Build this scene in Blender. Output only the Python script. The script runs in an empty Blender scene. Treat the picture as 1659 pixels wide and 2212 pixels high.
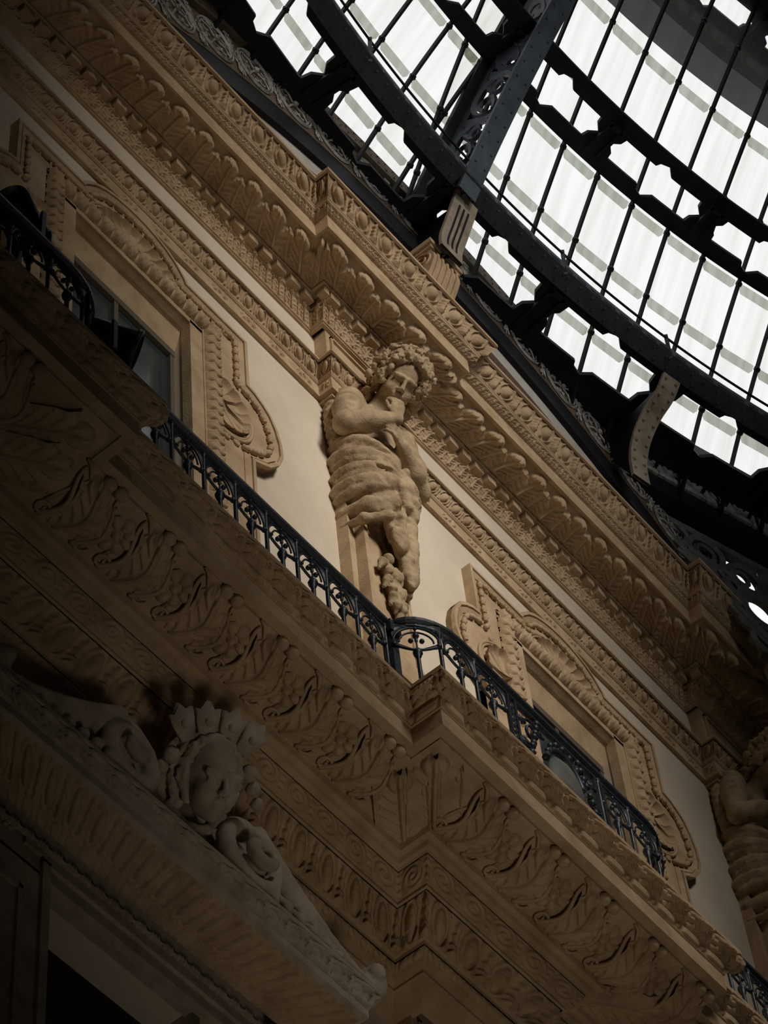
import bpy, math
import numpy as np
SC = bpy.context.scene
COLL = SC.collection
PI = math.pi
rng = np.random.default_rng(11)

# ---------------------------------------------------------------- materials
def mat(name, col, rough=.8, var=.0, vscale=4., col2=None, bump=0., bscale=40., metal=0., spec=.3):
    m = bpy.data.materials.new(name); m.use_nodes = True
    nt = m.node_tree; b = nt.nodes['Principled BSDF']
    b.inputs['Roughness'].default_value = rough
    b.inputs['Metallic'].default_value = metal
    b.inputs['Specular IOR Level'].default_value = spec
    b.inputs['Base Color'].default_value = (*col, 1)
    if var or bump:
        geo = nt.nodes.new('ShaderNodeNewGeometry')
    if var:
        n = nt.nodes.new('ShaderNodeTexNoise'); n.inputs['Scale'].default_value = vscale
        n.inputs['Detail'].default_value = 7; n.inputs['Roughness'].default_value = .62
        r = nt.nodes.new('ShaderNodeValToRGB')
        c2 = col2 or tuple(c*(1-var) for c in col)
        r.color_ramp.elements[0].position = .36; r.color_ramp.elements[0].color = (*c2, 1)
        r.color_ramp.elements[1].position = .62; r.color_ramp.elements[1].color = (*col, 1)
        nt.links.new(geo.outputs['Position'], n.inputs['Vector'])
        nt.links.new(n.outputs['Fac'], r.inputs['Fac']); nt.links.new(r.outputs['Color'], b.inputs['Base Color'])
    if bump:
        n2 = nt.nodes.new('ShaderNodeTexNoise'); n2.inputs['Scale'].default_value = bscale; n2.inputs['Detail'].default_value = 4
        bp = nt.nodes.new('ShaderNodeBump'); bp.inputs['Strength'].default_value = bump; bp.inputs['Distance'].default_value = .02
        nt.links.new(geo.outputs['Position'], n2.inputs['Vector'])
        nt.links.new(n2.outputs['Fac'], bp.inputs['Height']); nt.links.new(bp.outputs['Normal'], b.inputs['Normal'])
    return m

STONE = mat('limestone', (.50, .355, .215), .88, .3, 5., (.37, .25, .14), .18, 60.)
STATUE = mat('statue_stone', (.46, .335, .20), .9, .45, 9., (.27, .185, .105), .3, 70.)
GREY = mat('grey_limestone', (.46, .38, .29), .9, .3, 6., (.33, .26, .19), .2, 60.)
STUCCO = mat('stucco', (.66, .555, .43), .93, .12, 1.6, (.58, .475, .36), .06, 25.)
IRON = mat('painted_iron', (.032, .037, .043), .5, .35, 8., (.018, .021, .026), .1, 80., 0, .35)
RIVET = mat('grey_riveted_iron', (.085, .105, .125), .5, .3, 5., (.055, .068, .082), .1, 60.)
BLACK = mat('black_iron', (.012, .013, .016), .6, .3, 6., (.006, .006, .008))
RAIL = mat('railing_iron', (.03, .04, .053), .42, .4, 30., (.012, .016, .023), .1, 90., 0, .5)
PALE = mat('pale_painted_iron', (.50, .475, .43), .7, .5, 14., (.2, .18, .155), .2, 50.)
BEIGE = mat('beige_painted_iron', (.36, .29, .21), .7, .35, 7., (.22, .17, .12), .15, 50.)
BROWN = mat('brown_painted_iron', (.17, .115, .075), .75, .35, 8., (.1, .067, .045))
RED = mat('red_plaster', (.26, .075, .035), .9, .35, 6., (.16, .05, .025))
WHITE = mat('pale_plaster', (.55, .5, .44), .9, .2, 5.)
WOOD = mat('window_frame_paint', (.11, .085, .06), .6)
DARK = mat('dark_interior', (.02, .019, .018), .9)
DUSK = mat('dim_masonry', (.10, .085, .07), .95)
LAMP = mat('black_lamp_housing', (.012, .012, .014), .45)

def glass_window(name, col, rough):
    m = bpy.data.materials.new(name); m.use_nodes = True
    b = m.node_tree.nodes['Principled BSDF']
    b.inputs['Base Color'].default_value = (*col, 1); b.inputs['Roughness'].default_value = rough
    b.inputs['Specular IOR Level'].default_value = .6
    return m
PANE = glass_window('dark_window_glass', (.035, .045, .05), .12)

def roof_glass(name, tint, dirt, amount):
    m = bpy.data.materials.new(name); m.use_nodes = True
    nt = m.node_tree; nt.nodes.clear()
    out = nt.nodes.new('ShaderNodeOutputMaterial')
    tr = nt.nodes.new('ShaderNodeBsdfTransparent'); df = nt.nodes.new('ShaderNodeBsdfTranslucent')
    mx = nt.nodes.new('ShaderNodeMixShader')
    tc = nt.nodes.new('ShaderNodeTexCoord'); mp = nt.nodes.new('ShaderNodeMapping')
    mp.inputs['Scale'].default_value = (2.6, .35, 1.)
    n = nt.nodes.new('ShaderNodeTexNoise'); n.inputs['Scale'].default_value = 1.6; n.inputs['Detail'].default_value = 5
    r = nt.nodes.new('ShaderNodeValToRGB')
    r.color_ramp.elements[0].position = .3; r.color_ramp.elements[0].color = (*dirt, 1)
    r.color_ramp.elements[1].position = .62; r.color_ramp.elements[1].color = (*tint, 1)
    nt.links.new(tc.outputs['UV'], mp.inputs['Vector']); nt.links.new(mp.outputs['Vector'], n.inputs['Vector'])
    nt.links.new(n.outputs['Fac'], r.inputs['Fac']); nt.links.new(r.outputs['Color'], tr.inputs['Color'])
    nt.links.new(r.outputs['Color'], df.inputs['Color'])
    mx.inputs['Fac'].default_value = amount
    nt.links.new(tr.outputs['BSDF'], mx.inputs[1]); nt.links.new(df.outputs['BSDF'], mx.inputs[2])
    nt.links.new(mx.outputs['Shader'], out.inputs['Surface'])
    return m
GLASS = roof_glass('roof_glass', (.93, .935, .92), (.80, .79, .73), .04)
LAP = roof_glass('overlapped_dirty_glass', (.50, .52, .46), (.36, .37, .31), .08)

# ---------------------------------------------------------------- objects
def tag(o, label=None, cat=None, group=None, kind=None):
    for k, v in (('label', label), ('category', cat), ('group', group), ('kind', kind)):
        if v: o[k] = v
    return o

def thing(name, label, cat, loc=(0, 0, 0), group=None, kind=None):
    o = bpy.data.objects.new(name, None); COLL.objects.link(o); o.location = loc
    o.empty_display_size = .1
    return tag(o, label, cat, group, kind)

def world_loc(o):
    p = np.zeros(3)
    while o is not None:
        p = p + np.array(o.location); o = o.parent
    return p

class MB:
    def __init__(s): s.v = []; s.q = []; s.t = []; s.g = []; s.n = 0; s.uv = None
    def add(s, v, q=None, t=None, g=None):
        v = np.asarray(v, float).reshape(-1, 3); k = s.n
        s.v.append(v); s.n += len(v)
        if q is not None and len(q): s.q.append(np.asarray(q, int).reshape(-1, 4) + k)
        if t is not None and len(t): s.t.append(np.asarray(t, int).reshape(-1, 3) + k)
        if g is not None:
            for f in g: s.g.append([i + k for i in f])
        return s
    def box(s, lo, hi):
        (a, b, c), (d, e, f) = lo, hi
        v = [(a,b,c),(d,b,c),(d,e,c),(a,e,c),(a,b,f),(d,b,f),(d,e,f),(a,e,f)]
        return s.add(v, [(0,3,2,1),(4,5,6,7),(0,1,5,4),(1,2,6,5),(2,3,7,6),(3,0,4,7)])
    def obox(s, c, ax, half):
        c = np.asarray(c, float); ax = np.asarray(ax, float); h = half
        v = [c + ax[0]*h[0]*i + ax[1]*h[1]*j + ax[2]*h[2]*k for k in (-1,1) for j in (-1,1) for i in (-1,1)]
        return s.add(v, [(0,2,3,1),(4,5,7,6),(0,1,5,4),(1,3,7,5),(3,2,6,7),(2,0,4,6)])
    def bar(s, a, b, w, h, up=(0,0,1)):
        a = np.asarray(a, float); b = np.asarray(b, float); d = b - a; L = np.linalg.norm(d); d /= L
        u = np.asarray(up, float); x = np.cross(d, u)
        if np.linalg.norm(x) < 1e-6: x = np.cross(d, (1, 0, 0))
        x /= np.linalg.norm(x); y = np.cross(x, d)
        return s.obox((a+b)/2, (d, x, y), (L/2, w/2, h/2))
    def grid(s, P, close_u=False, close_v=False):
        m, n = P.shape[:2]; I = np.arange(m*n).reshape(m, n)
        if close_u: I = np.vstack([I, I[:1]])
        if close_v: I = np.hstack([I, I[:, :1]])
        q = np.stack([I[:-1,:-1], I[1:,:-1], I[1:,1:], I[:-1,1:]], -1).reshape(-1, 4)
        return s.add(P.reshape(-1, 3), q)
    def tube(s, pts, r, n=6, closed=False, caps=True):
        P = np.asarray(pts, float); m = len(P); r = np.broadcast_to(np.asarray(r, float), (m,))
        T = np.roll(P, -1, 0) - np.roll(P, 1, 0) if closed else np.gradient(P, axis=0)
        T /= np.linalg.norm(T, axis=1)[:, None] + 1e-12
        u = np.cross(T[0], (0.31, .22, .93)); u /= np.linalg.norm(u); out = []
        a = np.arange(n)*2*PI/n
        for i in range(m):
            u = u - T[i]*(u @ T[i]); u /= np.linalg.norm(u); w = np.cross(T[i], u)
            out.append(P[i] + r[i]*(np.cos(a)[:, None]*u + np.sin(a)[:, None]*w))
        G = np.array(out); k = s.n; s.grid(G, closed, True)
        if caps and not closed: s.g += [[k+j for j in range(n)][::-1], [k+(m-1)*n+j for j in range(n)]]
        return s
    def lathe(s, prof, o=(0,0,0), ax=(0,0,1), n=12):
        ax = np.asarray(ax, float); ax /= np.linalg.norm(ax)
        u = np.cross(ax, (0, 1, 0) if abs(ax[1]) < .9 else (1, 0, 0)); u /= np.linalg.norm(u); w = np.cross(ax, u)
        a = np.arange(n)*2*PI/n; o = np.asarray(o, float)
        G = np.array([o + ax*z + r*(np.cos(a)[:, None]*u + np.sin(a)[:, None]*w) for r, z in prof])
        return s.grid(G, False, True)
    def ball(s, c, r, n=8, m=5):
        r = np.broadcast_to(np.asarray(r, float), (3,))
        th = np.linspace(.02, PI-.02, m); ph = np.arange(n)*2*PI/n
        G = np.stack([np.sin(th)[:, None]*np.cos(ph), np.sin(th)[:, None]*np.sin(ph), np.cos(th)[:, None]+0*ph], -1)*r + np.asarray(c, float)
        return s.grid(G, False, True)
    def prism(s, poly, o, U, V, W):
        "polygon (u,v) on frame o,U,V extruded along vector W"
        p = np.asarray(poly, float); o, U, V, W = [np.asarray(x, float) for x in (o, U, V, W)]
        a = o + p[:, :1]*U + p[:, 1:]*V; n = len(p)
        k = s.n; s.add(np.vstack([a, a + W]), [(i, (i+1) % n, n+(i+1) % n, n+i) for i in range(n)])
        s.g += [[k+i for i in range(n)][::-1], [k+n+i for i in range(n)]]
        return s
    def build(s, name, m, parent=None, smooth=False, label=None, origin=None, uv=None):
        v = np.vstack(s.v)
        if origin is None: origin = np.array([(v[:,0].min()+v[:,0].max())/2, (v[:,1].min()+v[:,1].max())/2, v[:,2].min()])
        o3 = np.asarray(origin, float)
        me = bpy.data.meshes.new(name)
        loops = []; tot = []
        if s.q: Q = np.vstack(s.q); loops.append(Q.ravel()); tot.append(np.full(len(Q), 4))
        if s.t: T = np.vstack(s.t); loops.append(T.ravel()); tot.append(np.full(len(T), 3))
        if s.g:
            loops.append(np.concatenate([np.array(g) for g in s.g])); tot.append(np.array([len(g) for g in s.g]))
        loops = np.concatenate(loops).astype(np.int32); tot = np.concatenate(tot).astype(np.int32)
        me.vertices.add(len(v)); me.vertices.foreach_set('co', (v - o3).astype(np.float32).ravel())
        me.loops.add(len(loops)); me.loops.foreach_set('vertex_index', loops)
        me.polygons.add(len(tot)); st = np.concatenate([[0], np.cumsum(tot)[:-1]]).astype(np.int32)
        me.polygons.foreach_set('loop_start', st); me.polygons.foreach_set('loop_total', tot)
        me.polygons.foreach_set('use_smooth', np.full(len(tot), bool(smooth)))
        if uv is not None:
            L = me.uv_layers.new(name='UVMap'); L.data.foreach_set('uv', np.asarray(uv, np.float32)[loops].ravel())
        me.update(calc_edges=True)
        for mm in (m if isinstance(m, (list, tuple)) else [m]): me.materials.append(mm)
        o = bpy.data.objects.new(name, me); COLL.objects.link(o)
        if parent is not None:
            o.parent = parent; o.location = o3 - world_loc(parent)
        else: o.location = o3
        if smooth == 'auto': pass
        if label: o['label'] = label
        return o

def copy_tree(o, d, parent=None, **kw):
    c = o.copy(); COLL.objects.link(c)
    if parent is not None: c.parent = parent
    else: c.location = tuple(np.array(o.location) + np.array(d))
    for k, v in kw.items(): c[k] = v
    for ch in list(o.children): copy_tree(ch, d, c)
    return c

# ---------------------------------------------------------------- moulded strips with carved relief
def plan(blocks, x0, x1, r):
    "facade plan at depth 0: straight wall with blocks [xa,xb] standing r forward -> list of (p0,p1,o0,o1)"
    pts = [(x0, 0.)]
    for a, b in blocks: pts += [(a, 0.), (a, -r), (b, -r), (b, 0.)]
    pts.append((x1, 0.)); pts = np.array(pts)
    d = np.diff(pts, axis=0); d /= np.linalg.norm(d, axis=1)[:, None]
    nr = np.stack([d[:, 1], -d[:, 0]], 1)
    off = [nr[0]] + [nr[i]+nr[i+1] for i in range(len(nr)-1)] + [nr[-1]]
    return [(pts[i], pts[i+1], off[i], off[i+1]) for i in range(len(d))]

def resample(prof, step):
    p = np.asarray(prof, float); out = [p[0]]
    for a, b in zip(p[:-1], p[1:]):
        k = max(1, int(np.ceil(np.linalg.norm(b-a)/step)))
        for j in range(1, k+1): out.append(a + (b-a)*j/k)
    return np.array(out)

def strip(mb, path, prof, relief=None, pitch=.2, step=.012, pstep=None, phase=0.):
    p = resample(prof, pstep or step) if relief is not None else np.asarray(prof, float)
    tg = np.gradient(p, axis=0); tg /= np.linalg.norm(tg, axis=1)[:, None] + 1e-9
    nd, nz = tg[:, 1], -tg[:, 0]
    ln = np.concatenate([[0], np.cumsum(np.linalg.norm(np.diff(p, axis=0), axis=1))]); T = ln/ln[-1]
    dm = p[:, 0].mean()
    for p0, p1, o0, o1 in path:
        L = np.linalg.norm((p1+o1*dm) - (p0+o0*dm))
        if relief is None: m = 2
        else: m = max(2, int(L/step)+1)
        S = np.linspace(0, 1, m)
        if relief is not None:
            k = max(1, int(round(L/pitch)))
            U = S*k
            H = relief(U[:, None], T[None, :])*np.clip(np.minimum(T, 1-T)/.05, 0, 1)[None, :]
        else: H = 0
        d = p[None, :, 0] + H*nd[None, :]; z = p[None, :, 1] + H*nz[None, :]
        d = np.broadcast_to(d, (m, len(p))); z = np.broadcast_to(z, (m, len(p)))
        A = p0 + d[..., None]*o0; B = p1 + d[..., None]*o1
        XY = A*(1-S)[:, None, None] + B*S[:, None, None]
        mb.grid(np.concatenate([XY, z[..., None]], -1))
    return mb

fr = lambda U: U - np.floor(U) - .5
sp = lambda x: np.sqrt(np.clip(x, 0, None))
ga = lambda x, s: np.exp(-(x/s)**2)
def r_egg(a):
    def h(U, T):
        f = fr(U); e = np.hypot(f/.25, (T-.52)/.44*np.where(T < .52, 1., 1.15))
        egg = sp(1-e*e); rim = .62*ga(e-1.42, .15)*(T < .97); dart = .6*ga(np.abs(f)-.5, .045)*(T < .8)*(T > .08)
        return a*np.maximum(np.maximum(egg, rim), dart)
    return h
def r_egg_leaf(a):
    def h(U, T):
        f = fr(U); e = np.hypot(f/.2, (T-.52)/.4); egg = sp(1-e*e); rim = .6*ga(e-1.4, .13)
        g = np.abs(f)-.5; w = .13*(1-.55*T)*(1+.35*np.sin(T*26)); leaf = .75*sp(1-(g/w)**2)*(T > .05)*(T < .96)
        return a*np.maximum(np.maximum(egg, rim), leaf)
    return h
def r_leaf(a, teeth=9., tip=1):
    "row of upright acanthus leaves with curled tips, small leaf between"
    def h(U, T):
        t = T if tip else 1-T
        out = 0
        for sh, wd, top, am in ((0., .46, 1., 1.), (.5, .3, .72, .6)):
            f = fr(U+sh); tt = np.clip(t/top, 0, 1.2)
            w = wd*sp(np.clip(1.04-tt, 0, 1))**.75*(.62+.5*np.sin(np.clip(tt, 0, 1)*2.4))*(1+.16*np.sign(np.sin(tt*teeth*2))*np.abs(np.sin(tt*teeth*2))**.6)
            e = np.abs(f)/np.maximum(w, 1e-3); ins = (e < 1)*(tt < 1)
            v = sp(1-e**2.5)*(.55+.45*tt) - .33*ga(f, .022) - .16*(.5+.5*np.cos((tt*teeth*2 - e*2.3)*2.))*(e > .15)
            out = np.maximum(out, am*ins*np.clip(v, .04, 1))
        return a*out
    return h
def r_wave_leaf(a):
    "broad leaves turning over along a cyma, with a bud between each pair"
    def h(U, T):
        f = fr(U + .16*np.sin(T*2.6-.4)); w = .40*(.72+.28*np.abs(np.sin(T*PI*2.6+.5))**.6); e = np.abs(f)/w
        v = sp(1-np.clip(e, 0, 1)**3)*(.42+.58*T) - .3*ga(f, .035)*(T < .85) - .13*(.5+.5*np.cos(f*44+T*9)) + .35*ga(T-.82, .1)*sp(1-np.clip(np.abs(f)/.3, 0, 1)**2)
        g = np.abs(fr(U+.16*np.sin(T*2.6-.4)+.5)); v2 = .62*sp(1-np.clip(g/.085, 0, 1)**2)*np.clip((T-.12)*6, 0, 1)*np.clip((.78-T)*6, 0, 1)
        return a*np.maximum(np.where(e < 1, np.maximum(v, .05), 0), v2)
    return h
def r_acanthus(a, n=5):
    "large acanthus leaf: lobed edge, ribs fanning from the stem, tip rolled forward"
    def h(U, T):
        out = 0
        for sh, wd, top, am in ((0., .47, 1., 1.), (.5, .26, .8, .72)):
            f = fr(U+sh); t = np.clip(T/top, 0, 1.05)
            w = wd*(.50+.62*np.sin(np.clip(t*1.05, 0, 1)*PI*.86))*sp(np.clip(1.03-t**5, 0, 1))
            lob = np.abs(np.sin(PI*n*(t - .22*np.clip(np.abs(f)/np.maximum(w, .01), 0, 1.3)**1.5)))**.55
            w = w*(.66+.36*lob); e = np.abs(f)/np.maximum(w, 1e-3)
            body = sp(1-np.clip(e, 0, 1)**4)*(.38+.62*t**1.5)
            rib = .24*(.5-.5*np.cos(2*PI*n*(t-.30*np.clip(e, 0, 1.2))))*(e > .14)*np.clip(e*2.5, 0, 1)
            stem = .25*ga(f, .045)*(1-t*.5) - .22*ga(np.abs(f)-.07, .025)
            curl = .45*ga(t-.86, .09)*sp(1-np.clip(np.abs(f)/.2, 0, 1)**2)
            v = np.clip(body - rib + stem + curl, .02, 2)*(e < 1)*(t < 1.03)
            out = np.maximum(out, am*v)
        return a*out
    return h
def r_bead(a, reel=True):
    def h(U, T):
        f = fr(U); c = (T-.5)/.5
        b = sp(1-(f/.3)**2-c*c); rl = .8*sp(1-c*c)*(np.abs(np.abs(f)-.43) < .05)
        return a*np.maximum(b, rl if reel else 0)
    return h
def r_lozenge(a):
    def h(U, T):
        f = fr(U); c = np.abs(T-.5)/.5; e = (np.abs(f)/.36)**6 + c**4
        kn = sp(1-((np.abs(f)-.5)/.07)**2-(c/.8)**2)
        return a*np.maximum(sp(1-e), .8*kn)
    return h
def r_dent(a):
    return lambda U, T: a*((np.abs(fr(U)) < .31)*1.)
def r_scroll(a):
    "running leaf scroll"
    def h(U, T):
        f = fr(U); c = (T-.5)*1.1*np.where(np.floor(U) % 2 == 0, 1, -1)
        rr = np.hypot(f, c*.75); th = np.arctan2(c, f)
        s1 = .5+.5*np.cos(rr*34 - th*1.); v = sp(1-(rr/.45)**2)*(.35+.65*s1)
        lf = .6*ga(np.abs(f)-.5, .1)*(.6+.4*np.cos(c*22))
        return a*np.maximum(v, lf)*(np.abs(T-.5) < .47)
    return h
def r_rough(a):
    def h(U, T):
        return a*(.5+.25*np.sin(U*2*PI*3.1+3*np.sin(T*5))+.25*np.sin(U*2*PI*1.7-T*11))*sp(1-(2*T-1)**2)
    return h
def r_bow(a):
    def h(U, T):
        f = fr(U); c = T-.5
        k = np.maximum.reduce([sp(1-(f/.06)**2-(c/.2)**2), .75*ga(np.abs(f)-.14+.02*np.cos(c*9), .05)*(np.abs(c) < .33)*(np.abs(np.abs(f)-.14) < .1),
            .6*ga(c + np.sign(f)*.0 + (np.abs(f)-.12)*1.2-.1, .07)*(np.abs(f) > .1)*(np.abs(f) < .27)])
        return a*k
    return h

# ---------------------------------------------------------------- signed distance modelling
class SDF:
    def __init__(s, lo, hi, h):
        s.lo = np.array(lo, float); s.h = h
        n = np.ceil((np.array(hi)-s.lo)/h).astype(int)+1
        s.ax = [s.lo[i]+h*np.arange(n[i]) for i in range(3)]
        s.D = np.full(n, 1., np.float32)
    def sub(s, lo, hi, pad):
        sl = []
        for i in range(3):
            a = int(np.clip(np.floor((lo[i]-pad-s.lo[i])/s.h), 0, s.D.shape[i])); b = int(np.clip(np.ceil((hi[i]+pad-s.lo[i])/s.h)+1, 0, s.D.shape[i]))
            sl.append(slice(a, b))
        X, Y, Z = np.meshgrid(*[s.ax[i][sl[i]] for i in range(3)], indexing='ij', sparse=True)
        return tuple(sl), X, Y, Z
    def mix(s, sl, d, k, cut=False):
        a = s.D[sl]
        if a.size == 0: return
        if cut:
            h = np.clip(.5-.5*(a+d)/k, 0, 1); s.D[sl] = a*(1-h)-d*h+k*h*(1-h)
        else:
            h = np.clip(.5+.5*(a-d)/k, 0, 1); s.D[sl] = a*(1-h)+d*h-k*h*(1-h)
    def cap(s, a, b, r1, r2=None, k=.03, cut=False, flat=None):
        a = np.asarray(a, float); b = np.asarray(b, float); r2 = r1 if r2 is None else r2; R = max(r1, r2)
        sl, X, Y, Z = s.sub(np.minimum(a, b)-R, np.maximum(a, b)+R, k+3*s.h)
        d = b-a; L = d @ d + 1e-12
        t = np.clip(((X-a[0])*d[0]+(Y-a[1])*d[1]+(Z-a[2])*d[2])/L, 0, 1)
        q = np.sqrt((X-a[0]-t*d[0])**2+(Y-a[1]-t*d[1])**2+(Z-a[2]-t*d[2])**2) - (r1+(r2-r1)*t)
        s.mix(sl, q, k, cut); return s
    def ell(s, c, r, F=None, k=.03, cut=False):
        c = np.asarray(c, float); r = np.asarray(r, float)*np.ones(3); R = r.max()
        sl, X, Y, Z = s.sub(c-R, c+R, k+3*s.h)
        p = [X-c[0], Y-c[1], Z-c[2]]
        if F is not None: p = [sum(p[j]*F[i][j] for j in range(3)) for i in range(3)]
        k0 = np.sqrt(sum((p[i]/r[i])**2 for i in range(3))); k1 = np.sqrt(sum((p[i]/r[i]**2)**2 for i in range(3)))+1e-9
        s.mix(sl, k0*(k0-1)/k1, k, cut); return s
    def tor(s, pts, r, k=.02, cut=False):
        P = np.asarray(pts, float); r = np.broadcast_to(np.asarray(r, float), (len(P),))
        for i in range(len(P)-1): s.cap(P[i], P[i+1], r[i], r[i+1], k, cut)
        return s
    def field(s, lo, hi, fn):
        sl, X, Y, Z = s.sub(lo, hi, 0); s.D[sl] += fn(X, Y, Z).astype(np.float32); return s
    def mesh(s, smooth=0):
        D = s.D; n = D.shape; I = D < 0
        c = [I[i:n[0]-1+i, j:n[1]-1+j, k:n[2]-1+k] for i in (0,1) for j in (0,1) for k in (0,1)]
        sm = sum(x.astype(np.int8) for x in c); act = (sm > 0) & (sm < 8)
        idx = np.full(act.shape, -1, np.int64); A = np.argwhere(act); idx[act] = np.arange(len(A))
        acc = np.zeros((len(A), 3)); cnt = np.zeros(len(A))
        cor = [(i,j,k) for i in (0,1) for j in (0,1) for k in (0,1)]
        val = {q: D[A[:,0]+q[0], A[:,1]+q[1], A[:,2]+q[2]] for q in cor}
        for q in cor:
            for ax in range(3):
                if q[ax]: continue
                w = list(q); w[ax] = 1; w = tuple(w); a, b = val[q], val[w]; m = (a < 0) != (b < 0)
                t = np.where(m, a/np.where(m, a-b, 1), 0)
                P = np.array(q, float)[None] + 0*acc; P[:, ax] += t
                acc[m] += P[m]; cnt[m] += 1
        V = s.lo + s.h*(A + acc/cnt[:, None])
        Q = []
        for ax in range(3):
            a = I.take(range(n[ax]-1), ax); b = I.take(range(1, n[ax]), ax); E = np.argwhere(a != b)
            u, v = [(1,2),(2,0),(0,1)][ax]
            ok = (E[:,u] > 0) & (E[:,v] > 0) & (E[:,u] < n[u]-1) & (E[:,v] < n[v]-1); E = E[ok]
            def cell(du, dv):
                e = E.copy(); e[:,u] += du; e[:,v] += dv; return idx[e[:,0], e[:,1], e[:,2]]
            f = np.stack([cell(-1,-1), cell(0,-1), cell(0,0), cell(-1,0)], 1)
            inn = I[E[:,0], E[:,1], E[:,2]]; f[~inn] = f[~inn][:, ::-1]; Q.append(f)
        Q = np.vstack(Q)
        for _ in range(smooth):
            S = np.zeros_like(V); C = np.zeros(len(V))
            for i in range(4):
                for j in (1, 3): np.add.at(S, Q[:, i], V[Q[:, (i+j) % 4]]); np.add.at(C, Q[:, i], 1)
            V = .5*V + .5*S/np.maximum(C, 1)[:, None]
        return MB().add(V, Q)
def wob(X, Y, Z, f, a, seed=0.):
    return a*(np.sin(f*X+1.3*np.sin(f*.7*Y+seed)+seed)*np.sin(f*Y+1.1*np.sin(f*.8*Z)+2*seed)*np.sin(f*Z+1.2*np.sin(f*.6*X+seed)))
# ================================================================ facade
PER = 4.918
XC = 9.497
CEN = [XC + PER*i for i in (-1, 0, 1, 2)]
XL, XR = XC - PER/2, XC + PER/2           # window axes
X0, X1 = 2.2, 22.0
OW, OT, OB = .585, 19.2, 14.45            # window opening half width, head, sill

# ---- stuccoed wall with the window openings
w = MB(); xs = [X0]
for c in (XL, XR): xs += [c-OW, c+OW]
xs.append(X1)
for i in range(0, 6, 2): w.box((xs[i], 0, 10.4), (xs[i+1], .34, 21.86))
for c in (XL, XR):
    w.box((c-OW, 0, OT), (c+OW, .34, 21.86)); w.box((c-OW, 0, 12.4), (c+OW, .34, OB))
w.box((XR-OW, 0, 10.4), (XR+OW, .34, 12.4))
tag(w.build('wall_front', STUCCO), 'cream plastered facade wall behind the standing statue', 'wall', kind='structure')

# ---- pilaster strips behind the statues, from balcony to string course
for i, c in enumerate(CEN[:3]):
    p = MB(); p.box((c-.29, -.10, 14.4), (c+.29, .0, 20.1)); p.box((c-.352, -.125, 20.05), (c+.352, 0, 20.45))
    p.box((c-.345, -.115, 20.45), (c+.345, 0, 21.05))
    # sunk panel of the frieze block
    for a, b in (((c-.30, 20.62), (c+.30, 20.65)), ((c-.30, 20.96), (c+.30, 20.985)), ((c-.30, 20.62), (c-.275, 20.985)), ((c+.275, 20.62), (c+.30, 20.985))):
        p.box((a[0], -.135, a[1]), (b[0], -.11, b[1]))
    tag(p.build('pilaster', STONE), ['tan pilaster strip in the dark at the left edge', 'tan pilaster strip behind the brightly lit statue', 'tan pilaster strip behind the shadowed right-hand statue'][i], 'pilaster', 'pilasters of the upper storey', 'structure')

# ---- string course
ps = plan([(c-.352, c+.352) for c in CEN], X0, X1, .125)
root = thing('string_course', 'narrow egg and dart string course below the white frieze', 'string course', (XC, 0, 20.09), kind='structure')
strip(MB(), ps, [(-.01, 20.085), (.035, 20.085), (.035, 20.12), (.022, 20.125), (.022, 20.269), (.03, 20.272), (.045, 20.287), (.045, 20.305)]).build('fascia', STONE, root)
strip(MB(), ps, [(.024, 20.135), (.024, 20.26)], r_bow(.02), .31, .009).build('ribbon_bow_ornament', STONE, root)
strip(MB(), ps, [(.042, 20.305), (.058, 20.34), (.078, 20.37), (.10, 20.397)], r_egg(.032), .145, .006).build('egg_and_dart_moulding', STONE, root, True)
strip(MB(), ps, [(.115, 20.395), (.13, 20.40), (.13, 20.42), (-.01, 20.45)]).build('top_fillet', STONE, root)

# ---- main cornice
CB = [(c-.3835, c+.3835) for c in CEN]
pc = plan(CB, X0, X1, .125)
root = thing('cornice', 'deep carved main cornice under the glass roof', 'cornice', (XC, 0, 21.03), kind='structure')
strip(MB(), pc, [(-.01, 21.035), (.02, 21.04), (.02, 21.055), (.032, 21.058), (.036, 21.07)]).build('bed_fillet', STONE, root)
strip(MB(), pc, [(.036, 21.07), (.045, 21.11), (.062, 21.15), (.078, 21.19)], r_acanthus(.04, 4), .15, .005).build('leaf_moulding', STONE, root, True)
strip(MB(), pc, [(.08, 21.192), (.10, 21.197), (.10, 21.295), (.172, 21.297), (.178, 21.30), (.178, 21.318)]).build('dentil_bed', STONE, root)
d = MB()
for p0, p1, o0, o1 in pc:
    A = p0 + .10*o0; B = p1 + .10*o1; L = np.linalg.norm(B-A); t = (B-A)/L; nr = np.array([t[1], -t[0]])
    inner = abs(t[1]) > .5
    k = max(1, int(round(L/.167)))
    if inner: continue
    for i in range(k):
        c = A + t*(i+.5)*L/k
        d.obox((*(c + nr*.03), 21.247), ((t[0], t[1], 0), (nr[0], nr[1], 0), (0, 0, 1)), (.054, .03, .043))
for a, b in CB:
    for x in (a-.125, b+.125): d.box((x-.03, -.285, 21.204), (x+.03, -.21, 21.29))
d.build('dentil_course', STONE, root)
strip(MB(), pc, [(.18, 21.318), (.25, 21.345), (.36, 21.368), (.45, 21.378)], r_acanthus(.075), .29, .0065).build('acanthus_soffit', STONE, root, True)
strip(MB(), pc, [(.445, 21.383), (.462, 21.375), (.475, 21.365), (.49, 21.365), (.49, 21.557), (.505, 21.56)]).build('corona', STONE, root)
strip(MB(), pc, [(.505, 21.56), (.515, 21.57), (.53, 21.585), (.54, 21.605)], r_acanthus(.022, 3), .075, .005).build('small_leaf_band', STONE, root, True)
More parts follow.
